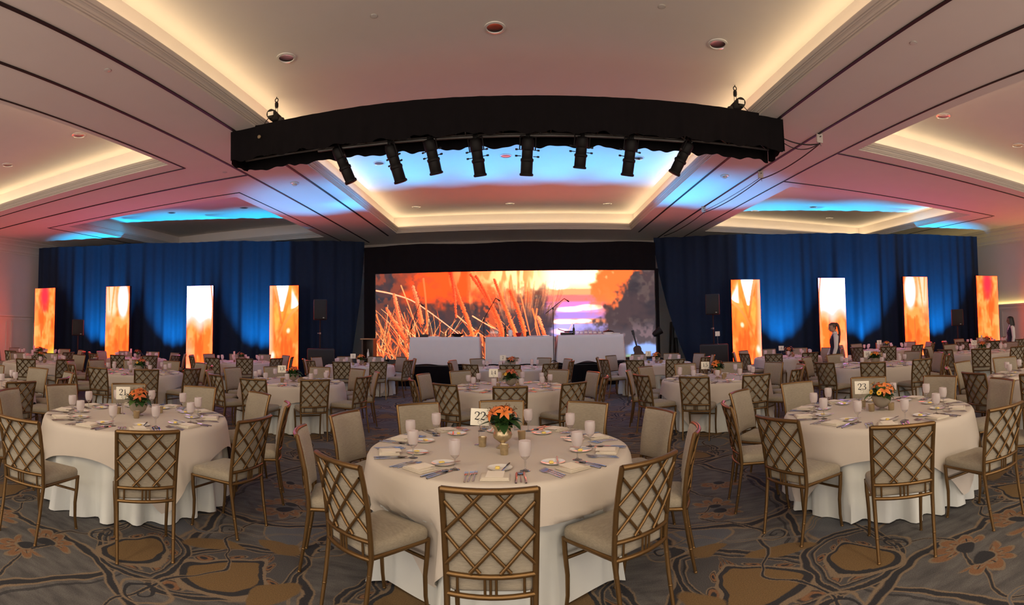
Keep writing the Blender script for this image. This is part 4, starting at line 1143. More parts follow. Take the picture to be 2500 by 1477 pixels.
def paint_panel(kind, W_, H_):
    yy, xx = np.mgrid[0:H_, 0:W_].astype(float); U, V = xx / W_, yy / H_
    img = np.zeros((H_, W_, 3)); n = fbm((H_, W_), (7, 3), 20 + kind); n2 = fbm((H_, W_), (4, 8), 40 + kind)
    img[:] = np.array((246, 106, 44)) / 255; mixc(img, (250, 140, 78), smooth(.45, .68, n) * .85); mixc(img, (236, 80, 32), smooth(.48, .74, n2) * .8)
    P = lambda p: [(a * W_, b * H_) for a, b in p]
    if kind == 0:
        d = np.hypot((U - .48) / .30, (V - .10) / .26); mixc(img, (228, 48, 62), smooth(1.1, .2, d) * smooth(.98, .6, U)); mixc(img, (200, 40, 40), smooth(.9, .2, np.hypot((U - .5) / .2, (V - .27) / .08)) * .6)
        mixc(img, (160, 178, 70), smooth(.80, 1.0, V + .25 * (U - .6)) * smooth(.3, .8, U)); mixc(img, (252, 160, 110), smooth(.3, .0, U) * .4)
    if kind == 1:
        mixc(img, (250, 150, 120), smooth(.5, .1, U) * smooth(.8, .2, V) * .7)
        d = np.hypot((U - .72) / .26, (V - .17) / .26); mixc(img, (238, 226, 252), smooth(1.1, .55, d)); mixc(img, (250, 200, 190), smooth(.42, .30, V) * smooth(.3, .1, np.abs(U - .25)) * .6)
        for p, w_ in (([(.35, 0), (.28, .2), (.22, .45)], .035), ([(.12, 0), (.16, .3)], .03), ([(.98, .1), (.9, .45)], .03)): stroke(img, xx, yy, P(p), w_ * W_, w_ * W_ * .5, (247, 128, 72), (250, 150, 96), 1.5)
        stroke(img, xx, yy, P([(.58, .50), (.57, .72), (.50, .98)]), .5, 1.4, (232, 92, 44), (232, 92, 44), 1.0)
        stroke(img, xx, yy, P([(.60, .80), (.48, 1.0)]), 1.2, .8, (226, 66, 34), (226, 66, 34), 1.0); mixc(img, (214, 190, 70), smooth(.9, 1.0, V) * smooth(.5, 1, U) * .7)
    if kind == 2:
        e = V + .04 * np.sin(U * 9) + (n - .5) * .10
        mixc(img, (250, 176, 170), smooth(.58, .40, e)); mixc(img, (244, 240, 254), smooth(.42, .33, e - .05 * U))
        stroke(img, xx, yy, P([(.90, 0), (.97, .25), (.94, .6), (.90, 1.0)]), 1.2, 1.8, (240, 120, 90), (244, 130, 70), 1.2)
        mixc(img, (186, 180, 66), smooth(.88, 1.02, V + .35 * (U - .8)) * smooth(.5, .9, U) * .8); mixc(img, (252, 150, 150), smooth(.4, .1, U) * smooth(.5, .8, V) * .4)
    if kind == 3:
        mixc(img, (250, 158, 134), smooth(.20, .02, U) * .8); mixc(img, (248, 150, 60), smooth(.55, .25, np.abs(U - .5)) * smooth(.15, .35, V) * smooth(.62, .40, V) * .5)
        half = lambda x0, y0, x1, y1: smooth(-.012, .012, ((U - x0) * (y1 - y0) - (V - y0) * (x1 - x0) * 1.0))      # 1 on the right of the line going down
        vee = half(.20, 0, .36, .29) * (1 - half(.66, 0, .45, .30)) * smooth(.31, .295, V); mixc(img, (248, 246, 254), vee)
        tri = half(.76, .05, .74, .27) * (1 - half(.76, .05, .98, .21)) * smooth(.285, .265, V + .14 * (U - .74)); mixc(img, (252, 242, 250), tri)
        for p, w_, c in (([(.70, -.02), (.66, .14), (.52, .34), (.38, .52)], .05, (250, 140, 56)), ([(.16, -.02), (.30, .20), (.40, .44)], .06, (246, 146, 104)), ([(1.0, .24), (.72, .34), (.44, .50), (.22, .72)], .05, (248, 146, 84))): stroke(img, xx, yy, P(p), w_ * W_, w_ * W_ * .5, c, (238, 96, 40), 1.5)
        mixc(img, (252, 196, 176), smooth(1.0, .3, np.hypot((U - .64 + .3 * (V - .53)) / .09, (V - .53) / .045)) * .85); mixc(img, (250, 190, 180), smooth(1.0, .2, np.hypot((U - .12 + .3 * (V - .8)) / .10, (V - .82) / .07)) * .9)
    return img
SCREEN = screenmat('led_screen')
def picture(name, img, x0, x1, z0, z1, y, parent, k):
    """a flat display showing IMG (row 0 on top), facing -Y"""
    H_, W_ = img.shape[:2]
    xs_ = np.linspace(x0, x1, W_); zs = np.linspace(z1, z0, H_)
    V = np.zeros((H_, W_, 3)); V[..., 0] = xs_[None]; V[..., 1] = y; V[..., 2] = zs[:, None]
    idx = np.arange(H_ * W_).reshape(H_, W_); q = np.stack([idx[:-1, :-1], idx[1:, :-1], idx[1:, 1:], idx[:-1, 1:]], -1).reshape(-1, 4)
    me = bpy.data.meshes.new(name); me.vertices.add(H_ * W_); me.vertices.foreach_set('co', V.reshape(-1))
    me.loops.add(q.size); me.loops.foreach_set('vertex_index', q.reshape(-1)); me.polygons.add(len(q)); me.polygons.foreach_set('loop_start', np.arange(0, q.size, 4))
    me.update(calc_edges=True); me.materials.append(SCREEN)
    at = me.attributes.new('picture', 'FLOAT_COLOR', 'POINT'); c = np.ones((H_ * W_, 4)); c[:, :3] = glow(img.reshape(-1, 3), k)
    at.data.foreach_set('color', c.reshape(-1)); me.update()
    return link(name, me, parent)
KGLOW = 3.2
t = thing('led_wall', 'big screen showing a beach sunset behind golden grasses, at the back of the stage', 'screen', (0, SY, 0))
b = MB(); b.box(((sl.x + sr.x) / 2, .09, (top + bot) / 2), (sr.x - sl.x + .02, .16, top - bot + .02)); b.build('housing', BLACKM, t, smooth=False)
picture('display', paint_beach(680, 212) ** 1.22, sl.x, sr.x, bot, top, 0, t, KGLOW)
b = MB()
for i in range(6):
    x = sl.x + .4 + (sr.x - sl.x - .8) * i / 5; b.box((x, .09, (bot + .60) / 2 + .01), (.08, .12, bot - .62))
b.build('support_feet', BLACKM, t, smooth=False)
PANELS = [(108, 704, 870, 0, 0, 'first from the left'), (286, 699.5, 0, 1, 0, 'second from the left'), (487, 698, 0, 2, 0, 'third from the left'), (693, 697.5, 0, 3, 0, 'fourth from left'),
          (1823, 683, 0, 3, 1, 'fourth from right'), (2034, 679, 0, 2, 1, 'third from the right, behind the waitress'), (2239, 676, 0, 1, 1, 'second from the right'), (2414, 674, 0, 0, 1, 'rightmost')]
PW = [63, 67, 69, 72, 72, 70, 69, 66]
IMGS = [paint_panel(i, 48, 140) ** 1.14 for i in range(4)]
LOOK = ['glowing orange with a red spot at the top', 'glowing orange with a lilac glint at the top', 'glowing white above and orange below', 'glowing orange with white gaps between blades at the top']
for i, (px, ty, by_, kd, mir, wd) in enumerate(PANELS):
    th = (px - 1250) / F + YAW * -1 * -1
    # the panels stand on two straight lines angled towards the audience
    if i < 4: x = [-16.4, -13.5, -10.7, -7.97][i]; ang = math.atan2(.397, .918)
    else: x = [7.6, 10.4, 13.35, 16.1][i - 4]; ang = -math.atan2(.381, .925)
    d = ray(px, 790); y = x / (d.x / d.y); dist = math.hypot(x, y)
    ztop = on_y(px, ty, y).z
    wdt = PW[i] / F * dist * 1.0
    zb = .33
    t = thing('led_panel', 'tall panel %s, %s' % (LOOK[kd], wd), 'screen', (x, y, 0), 0, 'tall LED panels before the drapes')
    t.rotation_euler = (0, 0, ang * .55)
    b = MB(); b.box((0, .07, (zb + ztop) / 2), (wdt + .02, .12, ztop - zb + .02)); b.build('housing', BLACKM, t, smooth=False)
    im = IMGS[kd][:, ::-1] if mir else IMGS[kd]
    picture('display', im, -wdt / 2, wdt / 2, zb, ztop, 0, t, KGLOW)
    b = MB(); b.box((0, .15, .03), (wdt * .9, .8, .06)); b.box((0, .10, .2), (wdt * .7, .08, .32)); b.build('base', BLACKM, t, smooth=False)

# ------------------------------------------------------------------ stage and what stands on it
SZ, SF = .62, 15.6
lx, rx = on_y(940, 930, SF).x, on_y(1665, 930, SF).x
t = thing('stage_platform', 'low black-skirted stage platform below the big screen', 'stage', (0, 0, 0))
b = MB(); b.box(((lx + rx) / 2, (SF + 18.5) / 2 + .05, SZ - .03), (rx - lx, 18.5 - SF, .06)); b.build('deck', BLACKM, t, smooth=False)
rows = []
for z in (.01, .3, SZ - .005): rows.append([(lx + (rx - lx) * i / 160, SF - .02 - .02 * math.sin(i * 1.9) * (1 - z / SZ * .6), z) for i in range(161)])
b = MB(); b.grid(rows); b.build('skirt', BLACKF, t, ang=80)
def draped_table(x0, x1, y0, y1, zt, zb, label, seed, flare=.06, hem=.02):
    rn = random.Random(seed); ph = [rn.uniform(0, 6.28) for _ in range(5)]
    per = []
    n = 60
    for i in range(n): per.append((x0 + (x1 - x0) * i / n, y0, 0, -1))
    for i in range(24): per.append((x1, y0 + (y1 - y0) * i / 24, 1, 0))
    for i in range(n): per.append((x1 - (x1 - x0) * i / n, y1, 0, 1))
    for i in range(24): per.append((x0, y1 - (y1 - y0) * i / 24, -1, 0))
    cx, cy = (x0 + x1) / 2, (y0 + y1) / 2; rows = []
    for f in (.02, .6, .99): rows.append([(cx + (x - cx) * f, cy + (y - cy) * f, zt) for x, y, a, c in per])
    for j in range(9):
        q = j / 8; row = []
        for k, (x, y, a, c) in enumerate(per):
            ed = max(abs(x - cx) / (x1 - cx), 0) if c else 1
            cr = max(0, (ed - .72) / .28) ** 2 if c else .6          # folds gather near the corners
            g = math.sin(x * 9 + y * 11 + ph[0] + 2 * math.sin(x * 3 + ph[1]))
            o = q * (flare * (.35 + .9 * cr) + .030 * g * (.25 + cr)) + .004
            row.append((x + a * o + (math.copysign(1, x - cx) * flare * .8 * cr * q if c else 0), y + c * o, zt - .006 - (zt - zb) * q + q * hem * math.sin(k * .21 + ph[2])))
        rows.append(row)
    b = MB(); b.grid(rows, wrap=True)
    return tag(b.build('draped_table', LINENS, ang=80), label, 'table', 'white demonstration tables on the stage')
LINENS = mat('white_stage_linen', (.74, .70, .68), .85, noise=.03, nscale=6, bump=.08, bscale=300, spec=.2)
TYF = 16.05
zt1 = on_y(1085, 823, TYF).z; zt2 = on_y(1270, 822, TYF).z; zt3 = on_y(1440, 817, TYF).z
draped_table(on_y(1001, 830, TYF).x, on_y(1170, 830, TYF).x, TYF, TYF + .78, zt1, SZ + .03, 'white-clothed table on the stage, leftmost of the three', 1)
draped_table(on_y(1185, 830, TYF).x, on_y(1353, 830, TYF).x, TYF, TYF + .78, zt2, SZ + .02, 'white-clothed table on the stage, middle of the three', 2, .02)
draped_table(on_y(1363, 830, TYF - .03).x, on_y(1522, 830, TYF - .03).x, TYF - .03, TYF + .75, zt3, SZ + .045, 'white-clothed table on the stage, rightmost, its hem rumpled', 3, .08, .05)
OY = TYF + .30
def on_table(px, zt): return (on_y(px, 820, OY).x, OY, zt)
PXM = OY / F                # metres per pixel at that depth
def bottle(px, zt, h, r, m, label, cap=None):
    t = thing('bottle', label, 'bottle', on_table(px, zt), 0, 'bottles on the stage tables')
    b = MB(); b.lathe([(0, 0), (r, 0), (r, h * .55), (r * .75, h * .66), (r * .36, h * .74), (r * .34, h * .96)], 16); b.build('body', m, t)
    b = MB(); b.lathe([(r * .40, h * .93), (r * .40, h), (0, h)], 12, cap1=False); b.build('cap', cap or BLACKP, t)
    return t
def bowl(name, px, zt, r, h, m, label, cat='bowl'):
    b = MB(); b.lathe([(0, .005), (r * .45, 0), (r * .8, h * .45), (r, h), (r * .96, h), (r * .75, h * .5), (r * .4, .02), (0, .02)], 24, cap0=False, cap1=False)
    o = b.build(name, m); o.location = on_table(px, zt); return tag(o, label, cat, 'dishes on the stage tables')
def boxy(name, px, zt, w, d, h, m, label, cat, yo=0, r=.01):
    b = MB(); b.rbox((0, 0, h / 2), (w, d, h), r, 2); o = b.build(name, m); p = on_table(px, zt); o.location = (p[0], p[1] + yo, zt); return tag(o, label, cat)
# left table
bottle(1018, zt1, .21, .032, BLACKP, 'dark squat bottle at the left end of the left stage table')
boxy('hot_plate', 1036, zt1, .26, .28, .09, BLACKP, 'black portable hot plate on the left stage table', 'hot plate')
boxy('cutting_board', 1060, zt1, .34, .26, .025, PORC, 'white cutting board on the left stage table', 'board')
boxy('tea_tin', 1082, zt1, .10, .10, .12, WOODL, 'tan cardboard box on the left stage table', 'box')
bottle(1092, zt1, .22, .022, BLACKP, 'slim black pepper mill bottle on the left stage table')
bowl('mixing_bowl', 1117, zt1, .20, .10, BLACKM, 'wide dark mixing bowl on the left stage table')
boxy('serving_tray', 1143, zt1, .26, .2, .02, STEEL, 'flat steel tray at the right end of the left stage table', 'tray')
# middle table
boxy('storage_tub', 1207, zt2, .26, .26, .26, CLEARBX, 'clear plastic tub with contents on the middle stage table', 'tub')
bottle(1234, zt2, .38, .038, GREENG, 'tall dark wine bottle on the middle stage table')
boxy('paper_towel_roll', 1246, zt2, .15, .15, .22, PORC, 'white paper towel roll on the middle stage table', 'paper roll', .1, .06)
bowl('red_pot', 1266, zt2, .10, .12, REDP, 'red enamel pot on the middle stage table', 'pot')
bottle(1264, zt2, .17, .02, PORC, 'small white-capped bottle behind the red pot', PORC).location.y += .2
boxy('dark_canister', 1288, zt2, .09, .09, .16, BLACKP, 'dark canister to the right of the red pot', 'canister')
boxy('sheet_pan', 1306, zt2, .5, .3, .03, STEEL, 'steel sheet pan on the middle stage table', 'pan')
boxy('plate_stack', 1332, zt2, .24, .22, .035, PORC, 'low white stack at the right end of the middle stage table', 'plates')
# right table
boxy('burner_unit', 1383, zt3, .36, .34, .08, BLACKP, 'black burner unit on the right stage table', 'burner')
t = thing('frying_pan', 'black frying pan with raised handle on the burner unit', 'pan', (on_table(1388, zt3)[0], OY, zt3 + .085))
b = MB(); b.lathe([(0, 0), (.12, 0), (.15, .045), (.145, .045), (.118, .006), (0, .006)], 24, cap0=False, cap1=False); b.build('body', BLACKM, t)
b = MB(); b.tube([(-.14, 0, .04), (-.24, -.02, .075), (-.33, -.03, .11)], [.012, .010, .012], 6); b.build('handle', BLACKP, t)
bottle(1401, zt3, .33, .037, GREENG, 'dark wine bottle with pale label on the right stage table')
for j, (px, h) in enumerate(((1409, .13), (1419, .12), (1430, .14), (1441, .13), (1452, .12), (1464, .10))):
    boxy('deli_container', px, zt3, .12, .12, h, CLEARBX, 'clear lidded container on the right stage table, %s from the bottle' % ('first', 'second', 'third', 'fourth', 'fifth', 'sixth')[j], 'container', 0, .015)['group'] = 'clear containers on the stage table'
t = thing('covered_pot', 'low black covered pot with a steel knob on the right stage table', 'pot', on_table(1485, zt3))
b = MB(); b.lathe([(0, 0), (.15, 0), (.17, .07), (0, .07)], 24, cap1=False); b.build('body', PORC, t)
b = MB(); b.lathe([(.185, .07), (.16, .10), (.06, .125), (0, .13)], 24, cap0=True, cap1=False); b.build('lid', BLACKM, t)
b = MB(); b.lathe([(.01, .125), (.022, .145), (.0, .16)], 12, cap1=False); b.build('knob', CHROME, t)
boxy('towel_stack', 1500, zt3, .34, .3, .035, LINENW, 'folded white towels at the right end of the right stage table', 'towels', .05)

# microphones on boom stands
def boom_mic(base, ztop, boom, label, mic_r=.022):
    """base (x,y,z), pole to ztop, boom: offsets (dx,dz) of its low and high end from the pole top"""
    t = thing('microphone_stand', label, 'microphone stand', base, 0, 'microphone stands on the stage'); h = ztop - base[2]
    b = MB()
    for k in range(3): b.tube([(0, 0, .14), (.28 * math.cos(k * 2.094 + .5), .28 * math.sin(k * 2.094 + .5), .012)], .009, 6)
    b.build('tripod_base', BLACKM, t)
    b = MB(); b.tube([(0, 0, .03), (0, 0, h)], .011, 8); b.lathe([(.02, h - .05), (.02, h + .02)], 10); b.build('pole', BLACKM, t)
    (ax, az), (bx, bz) = boom
    b = MB(); b.tube([(ax, 0, h + az), (bx, 0, h + bz)], .010, 8); b.build('boom', BLACKM, t)
    d = Vector((bx - ax, 0, bz - az)).normalized()
    b = MB(); p = Vector((bx, 0, h + bz)); e = p + Vector((.14, -.05, -.10)); b.tube([p, p + (e - p) * .55, p + (e - p) * .6, e], [.012, .015, mic_r, mic_r], 10); b.build('microphone', BLACKP, t)
def stand_at(px, Y, py_top, low, high, label):
    p = on_y(px, py_top, Y); m = Y / F
    boom_mic((p.x, Y, SZ), p.z, (((low[0] - px) * m, (py_top - low[1]) * m), ((high[0] - px) * m, (py_top - high[1]) * m)), label)
stand_at(1350, 15.85, 752, (1332, 765), (1378, 729), 'boom microphone stand with slanted arm before the bright sunset')
stand_at(1181, 16.95, 780, (1166, 805), (1211, 728), 'boom microphone stand between the left and middle stage tables')
stand_at(1004, 17.0, 800, (998, 815), (1026, 739), 'boom microphone stand behind the left end of the left stage table')
# guitar on its stand at the right of the stage
t = thing('guitar', 'dark guitar leaning on its stand at the right of the screen', 'guitar', (on_y(1562, 868, 17.2).x, 17.2, SZ + .03))
t.rotation_euler = (-.22, -.20, 0)
b = MB(); pr = [(0, .02), (.13, .03), (.175, .10), (.165, .18), (.125, .25), (.135, .33), (.12, .41), (.06, .45)]
o = [(x, z) for x, z in pr] + [(-x, z) for x, z in pr[::-1][:-1]]; nn = len(o)
b.add([(x, -.045, z) for x, z in o] + [(x, .045, z) for x, z in o], [tuple(range(nn)), tuple(range(2 * nn - 1, nn - 1, -1))] + [(i, nn + i, nn + (i + 1) % nn, (i + 1) % nn) for i in range(nn)]); b.build('body', WOODD, t)
b = MB(); b.box((0, -.04, .64), (.05, .03, .42)); b.build('neck', BLACKP, t, smooth=False)
b = MB(); b.box((0, -.035, .92), (.085, .022, .16)); b.build('headstock', BLACKP, t, smooth=False)
# stage light on a stand, leaning cases, black floor lamp at the right gap
p = on_y(1600, 812, 17.3)
t = thing('stage_light', 'black stage light on a stand at the right edge of the screen', 'stage light', (p.x + .06, 17.3, SZ))
b = MB(); b.tube([(0, 0, .02), (0, 0, p.z - SZ - .1)], .018, 8); b.box((0, 0, .01), (.36, .36, .02)); b.build('stand', BLACKM, t)
b = MB(); b.lathe([(.07, -.16), (.10, -.10), (.13, .12), (.14, .16), (.11, .15)], 18, (0, 0, p.z - SZ), mat=Matrix.Rotation(1.0, 3, 'Y')); b.build('lamp_head', BLACKM, t)
for px, h, lean, l in ((1637, 1.0, .05, 'tall dark case leaning in the gap right of the screen, the inner one'), (1654, .72, -.06, 'tall dark case leaning in the gap right of the screen, the outer one')):
    b = MB(); b.rbox((0, 0, h / 2), (.11, .3, h), .02, 2); o = b.build('instrument_case', BLACKP); o.location = (on_y(px, 860, 18.9).x, 18.9, 0); o.rotation_euler = (0, lean, 0); o.scale = (1, 1, 1.9 if h > .8 else 1.8); tag(o, l, 'case', 'cases in the gap')
# wooden bar cabinet with bottle at the left gap
p = on_y(901, 870, 16.6)
t = thing('bar_cabinet', 'small dark wood cabinet with an open shelf, left of the stage', 'cabinet', (p.x, 16.6, 0))
H1 = on_y(901, 829, 16.6).z
b = MB(); b.box((-.17, 0, H1 / 2), (.05, .42, H1)); b.box((.19, 0, H1 / 2), (.03, .42, H1)); b.box((0, .2, H1 / 2), (.36, .02, H1)); b.build('body', WOODD, t, smooth=False)
b = MB(); b.box((0, 0, H1 + .02), (.46, .5, .04)); b.build('top', WOODL, t, smooth=False)
b = MB(); b.box((0, 0, H1 - .62), (.34, .4, .03)); b.build('shelf', WOODD, t, smooth=False)
t = thing('white_bottle', 'small white bottle standing inside the dark wood cabinet', 'bottle', (p.x, 16.5, H1 - .605))
b = MB(); b.lathe([(0, 0), (.045, 0), (.045, .16), (.02, .21), (.018, .27)], 14); b.build('body', PORC, t)
b = MB(); b.lathe([(.022, .26), (.022, .30), (0, .30)], 10, cap1=False); b.build('cap', STEEL, t)

# ------------------------------------------------------------------ loudspeakers
def pa_box(w, h, d, label, loc, rz, cat='loudspeaker', name='loudspeaker'):
    t = thing(name, label, cat, loc, rz, 'loudspeakers')
    b = MB(); b.rbox((0, 0, h / 2), (w, d, h), .03, 3); b.build('cabinet', BLACKP, t)
    b = MB(); b.rbox((0, -d / 2 - .004, h / 2), (w * .92, .02, h * .92), .009, 2); b.build('grille', GRILLE, t)
    b = MB(); b.box((w * .25, -d / 2 - .017, h * .10), (.05, .006, .03)); b.build('badge', GREYM, t, smooth=False)
    return t
def pole(loc, h, label):
    t = thing('speaker_pole', label, 'speaker pole', loc, 0, 'speaker poles')
    b = MB(); b.tube([(0, 0, 0), (0, 0, h * .55)], .022, 10); b.build('lower_tube', BLACKM, t)
    b = MB(); b.tube([(0, 0, h * .5), (0, 0, h)], .017, 10); b.build('upper_tube', BLACKM, t)
    b = MB(); b.lathe([(.03, h * .5), (.03, h * .56)], 12); b.tube([(0, 0, h * .53), (-.07, -.02, h * .53)], .008, 6); b.tube([(-.07, -.02, h * .51), (-.07, -.02, h * .55)], .012, 6); b.build('clamp', GREYM, t)
    return t
def tripod(loc, h, label):
    t = thing('speaker_stand', label, 'speaker stand', loc, 0, 'tripod speaker stands')
    b = MB(); b.tube([(0, 0, .12), (0, 0, h)], .02, 10); b.build('pole', BLACKM, t)
    for k in range(3):
        b = MB(); a = k * 2.094 + .4; b.tube([(0, 0, .62), (.42 * math.cos(a), .42 * math.sin(a), .02)], .013, 6); b.build('leg', BLACKM, t)
    return t
for px0, px1, pyt, pyb, spx, spt, spb, sx0, sx1, syt, syb, Y, wd in ((750, 817, 851, 912, 781, 732, 781, 765, 797, 732, 782, 15.9, 'left'), (1708, 1778, 840, 905, 1741, 718, 768, 1723, 1757, 718, 768, 15.9, 'right')):
    pc = on_y((px0 + px1) / 2, pyt, Y); dd = math.hypot(pc.x, Y); m = dd / F
    rz = math.atan2(Y, pc.x) - PI / 2
    hb = pc.z
    pa_box((px1 - px0) * m * .98, hb, .62, 'black subwoofer box on the floor %s of the stage' % wd, (pc.x, Y, 0), rz, name='subwoofer')
    ps = on_y(spx, spb, Y + .02)
    pole((ps.x, Y + .05, hb), ps.z - hb, 'black pole rising from the subwoofer %s of the stage' % wd)
    pa_box((sx1 - sx0) * m, (syb - syt) * m, .34, 'black loudspeaker on the pole above the subwoofer %s of the stage' % wd, (ps.x, Y + .05, ps.z), rz)
for px, yt, yb_, w_, Y, wd in ((190, 780, 819, 28, 12.6, 'left'), (2338, 755, 795, 29, 12.9, 'right')):
    p = on_y(px, yb_, Y); dd = math.hypot(p.x, Y); m = dd / F; rz = math.atan2(Y, p.x) - PI / 2
    tripod((p.x, Y, 0), p.z, 'black tripod stand under the small loudspeaker on the far %s' % wd)
    pa_box(w_ * m, (yb_ - yt) * m, .30, 'small black loudspeaker on a tripod before the blue drape, far %s' % wd, (p.x, Y, p.z), rz)
# sign card standing on the right subwoofer
s_ = number_sign('', .16, .15, .26); s_.location = (on_y(1751, 838, 15.8).x, 15.75, on_y(1743, 840, 15.9).z)
tag(s_, 'small white card on a wire stand atop the right subwoofer', 'sign'); s_.children[1].name = 'white_card'

# ------------------------------------------------------------------ lighting truss
TYA, TYB = 8.02, 8.62
p0, p1 = on_y(580, 345, 8.3).x + .02, on_y(1893, 308, 8.3).x
TZT, TZB = 5.33, 4.74
t = thing('lighting_truss', 'long black-draped lighting truss hung from the ceiling over the room', 'truss', ((p0 + p1) / 2, (TYA + TYB) / 2, 0))
hl, hd = (p1 - p0) / 2, (TYB - TYA) / 2
def skirt(pts, n, seed, zt, zb, name):
    rn = random.Random(seed); ph = [rn.uniform(0, 6.28) for _ in range(4)]; rows = []
    (ax, ay), (bx, by) = pts; L = math.hypot(bx - ax, by - ay); nx, ny = (by - ay) / L, -(bx - ax) / L
    for j in range(7):
        v = j / 6; row = []
        for i in range(n + 1):
            s_ = L * i / n; g = math.sin(13 * s_ + ph[0] + math.sin(3 * s_ + ph[1])) + .5 * math.sin(29 * s_ + ph[2])
            o = .018 * g * (1 - v) + .004 * g
            z = zb + (zt - zb) * v + (1 - v) * (.022 * math.sin(9 * s_ + ph[3]) + .012 * math.sin(23 * s_)) + v * .012 * math.sin(1.1 * s_ + ph[2])
            row.append((ax + (bx - ax) * i / n + nx * o, ay + (by - ay) * i / n + ny * o, z))
        rows.append(row)
    b = MB(); b.grid(rows); return b.build(name, BLACKF, t, ang=80)
skirt(((-hl, -hd), (hl, -hd)), 300, 1, TZT, TZB, 'front_skirt'); skirt(((-hl, hd), (hl, hd)), 300, 2, TZT, TZB - .02, 'back_skirt')
skirt(((-hl, -hd), (-hl, hd)), 24, 3, TZT, TZB - .03, 'end_skirt'); skirt(((hl, -hd), (hl, hd)), 24, 4, TZT, TZB - .03, 'end_skirt')
for i, (yy_, zz_) in enumerate(((-.18, TZB + .16), (.18, TZB + .16), (-.18, TZT - .08), (.18, TZT - .08))):
    b = MB(); b.tube([(-hl + .05, yy_, zz_), (hl - .05, yy_, zz_)], .026, 10); b.build('chord', GREYM, t)
b = MB()
nb = 24
for i in range(nb):
    xa = -hl + .1 + (2 * hl - .2) * i / nb; xb2 = xa + (2 * hl - .2) / nb
    for s_ in (-.18, .18): b.tube([(xa, s_, TZB + .16 if i % 2 else TZT - .08), (xb2, s_, TZT - .08 if i % 2 else TZB + .16)], .012, 6)
    b.tube([(xa, -.18, TZB + .16), (xb2 if i % 2 else xa, .18, TZB + .16)], .012, 6)
b.build('bracing', GREYM, t)
b = MB(); rows = [[(-hl, -hd, TZT - .01), (-hl, hd, TZT - .01)], [(hl, -hd, TZT - .01), (hl, hd, TZT - .01)]]; b.grid(rows); b.build('top_cover', BLACKF, t)
# the lighting bar under the truss
b = MB(); b.tube([(-3.15, -.02, TZB + .05), (3.15, -.02, TZB + .05)], .024, 10)
for x in (-3.0, -1.8, -.6, .6, 1.8, 3.0): b.tube([(x, -.02, TZB + .05), (x, -.18, TZB + .16)], .012, 6)
b.build('lighting_bar', GREYM, t)
def ellipsoidal(top_px, bot_px, label, i):
    Y = 8.30
    a = on_y(top_px[0], top_px[1], Y); e = on_y(bot_px[0], bot_px[1], Y + .16)
    zc = TZB + .05
    t = thing('stage_spotlight', label, 'spotlight', (a.x, Y, zc), 0, 'spotlights under the truss')
    A = Vector((0, 0, a.z - zc)); d = e - a; L = d.length; ax = d.normalized()
    q = ax.to_track_quat('Z', 'Y').to_matrix()
    def put(prof, n, name, m): b = MB(); b.lathe(prof, n, A, mat=q); return b.build(name, m, t)
    put([(0, -.02), (.080, -.01), (.100, .03), (.104, L * .28), (.086, L * .33)], 16, 'lamp_housing', BLACKM)
    put([(.086, L * .30), (.090, L * .34), (.090, L * .52), (.108, L * .54), (.108, L * .60), (.098, L * .62)], 16, 'shutter_body', BLACKM)
    put([(.100, L * .60), (.100, L * .92), (.116, L * .94), (.116, L * .985), (.10, L), (.0, L * .97)], 8, 'lens_barrel', BLACKM)
    side = q @ Vector((1, 0, 0)); side = Vector((side.x, side.y, side.z)); 
    if abs(side.x) < .5: side = q @ Vector((0, 1, 0))
    pv = A + ax * (L * .30)
    b = MB()
    for s_ in (-1, 1): b.tube([pv + side * s_ * .13, pv + side * s_ * .13 - ax * (L * .30 + .03)], .010, 6)
    b.tube([pv - side * .13 - ax * (L * .30 + .03), pv + side * .13 - ax * (L * .30 + .03)], .012, 6)
    b.build('yoke', BLACKM, t)
    for s_ in (-1, 1):
        for fr in (.30, .47):
            b = MB(); k0 = A + ax * (L * fr) + side * s_ * .10; b.tube([k0, k0 + side * s_ * .06, k0 + side * s_ * .065, k0 + side * s_ * .10], [.007, .007, .016, .016], 8); b.build('knob', BLACKP, t)
    b = MB(); b.tube([pv - ax * (L * .30 + .03), Vector((0, 0, .0))], .014, 8); b.box((0, 0, .01), (.07, .07, .09)); b.build('clamp', BLACKM, t)
    b = MB(); b.tube([A + Vector((.0, -.03, .0)), A + Vector((.06, -.05, .10)), Vector((.12, -.02, .05)), Vector((.22, -.02, .03))], .006, 5); b.build('power_lead', BLACKP, t)
ORD = ['first', 'second', 'third', 'fourth', 'fifth', 'sixth', 'seventh', 'eighth']
for i, (tp, bt) in enumerate((((822, 362), (858, 446)), ((952, 356), (979, 446)), ((1048, 342), (1066, 426)), ((1160, 341), (1173, 431)), ((1289, 338), (1285, 430)), ((1422, 335), (1415, 412)), ((1542, 342), (1531, 430)), ((1682, 350), (1645, 425)))):
    ellipsoidal(tp, bt, 'black stage spotlight hanging under the truss, %s of eight from the left' % ORD[i], i)
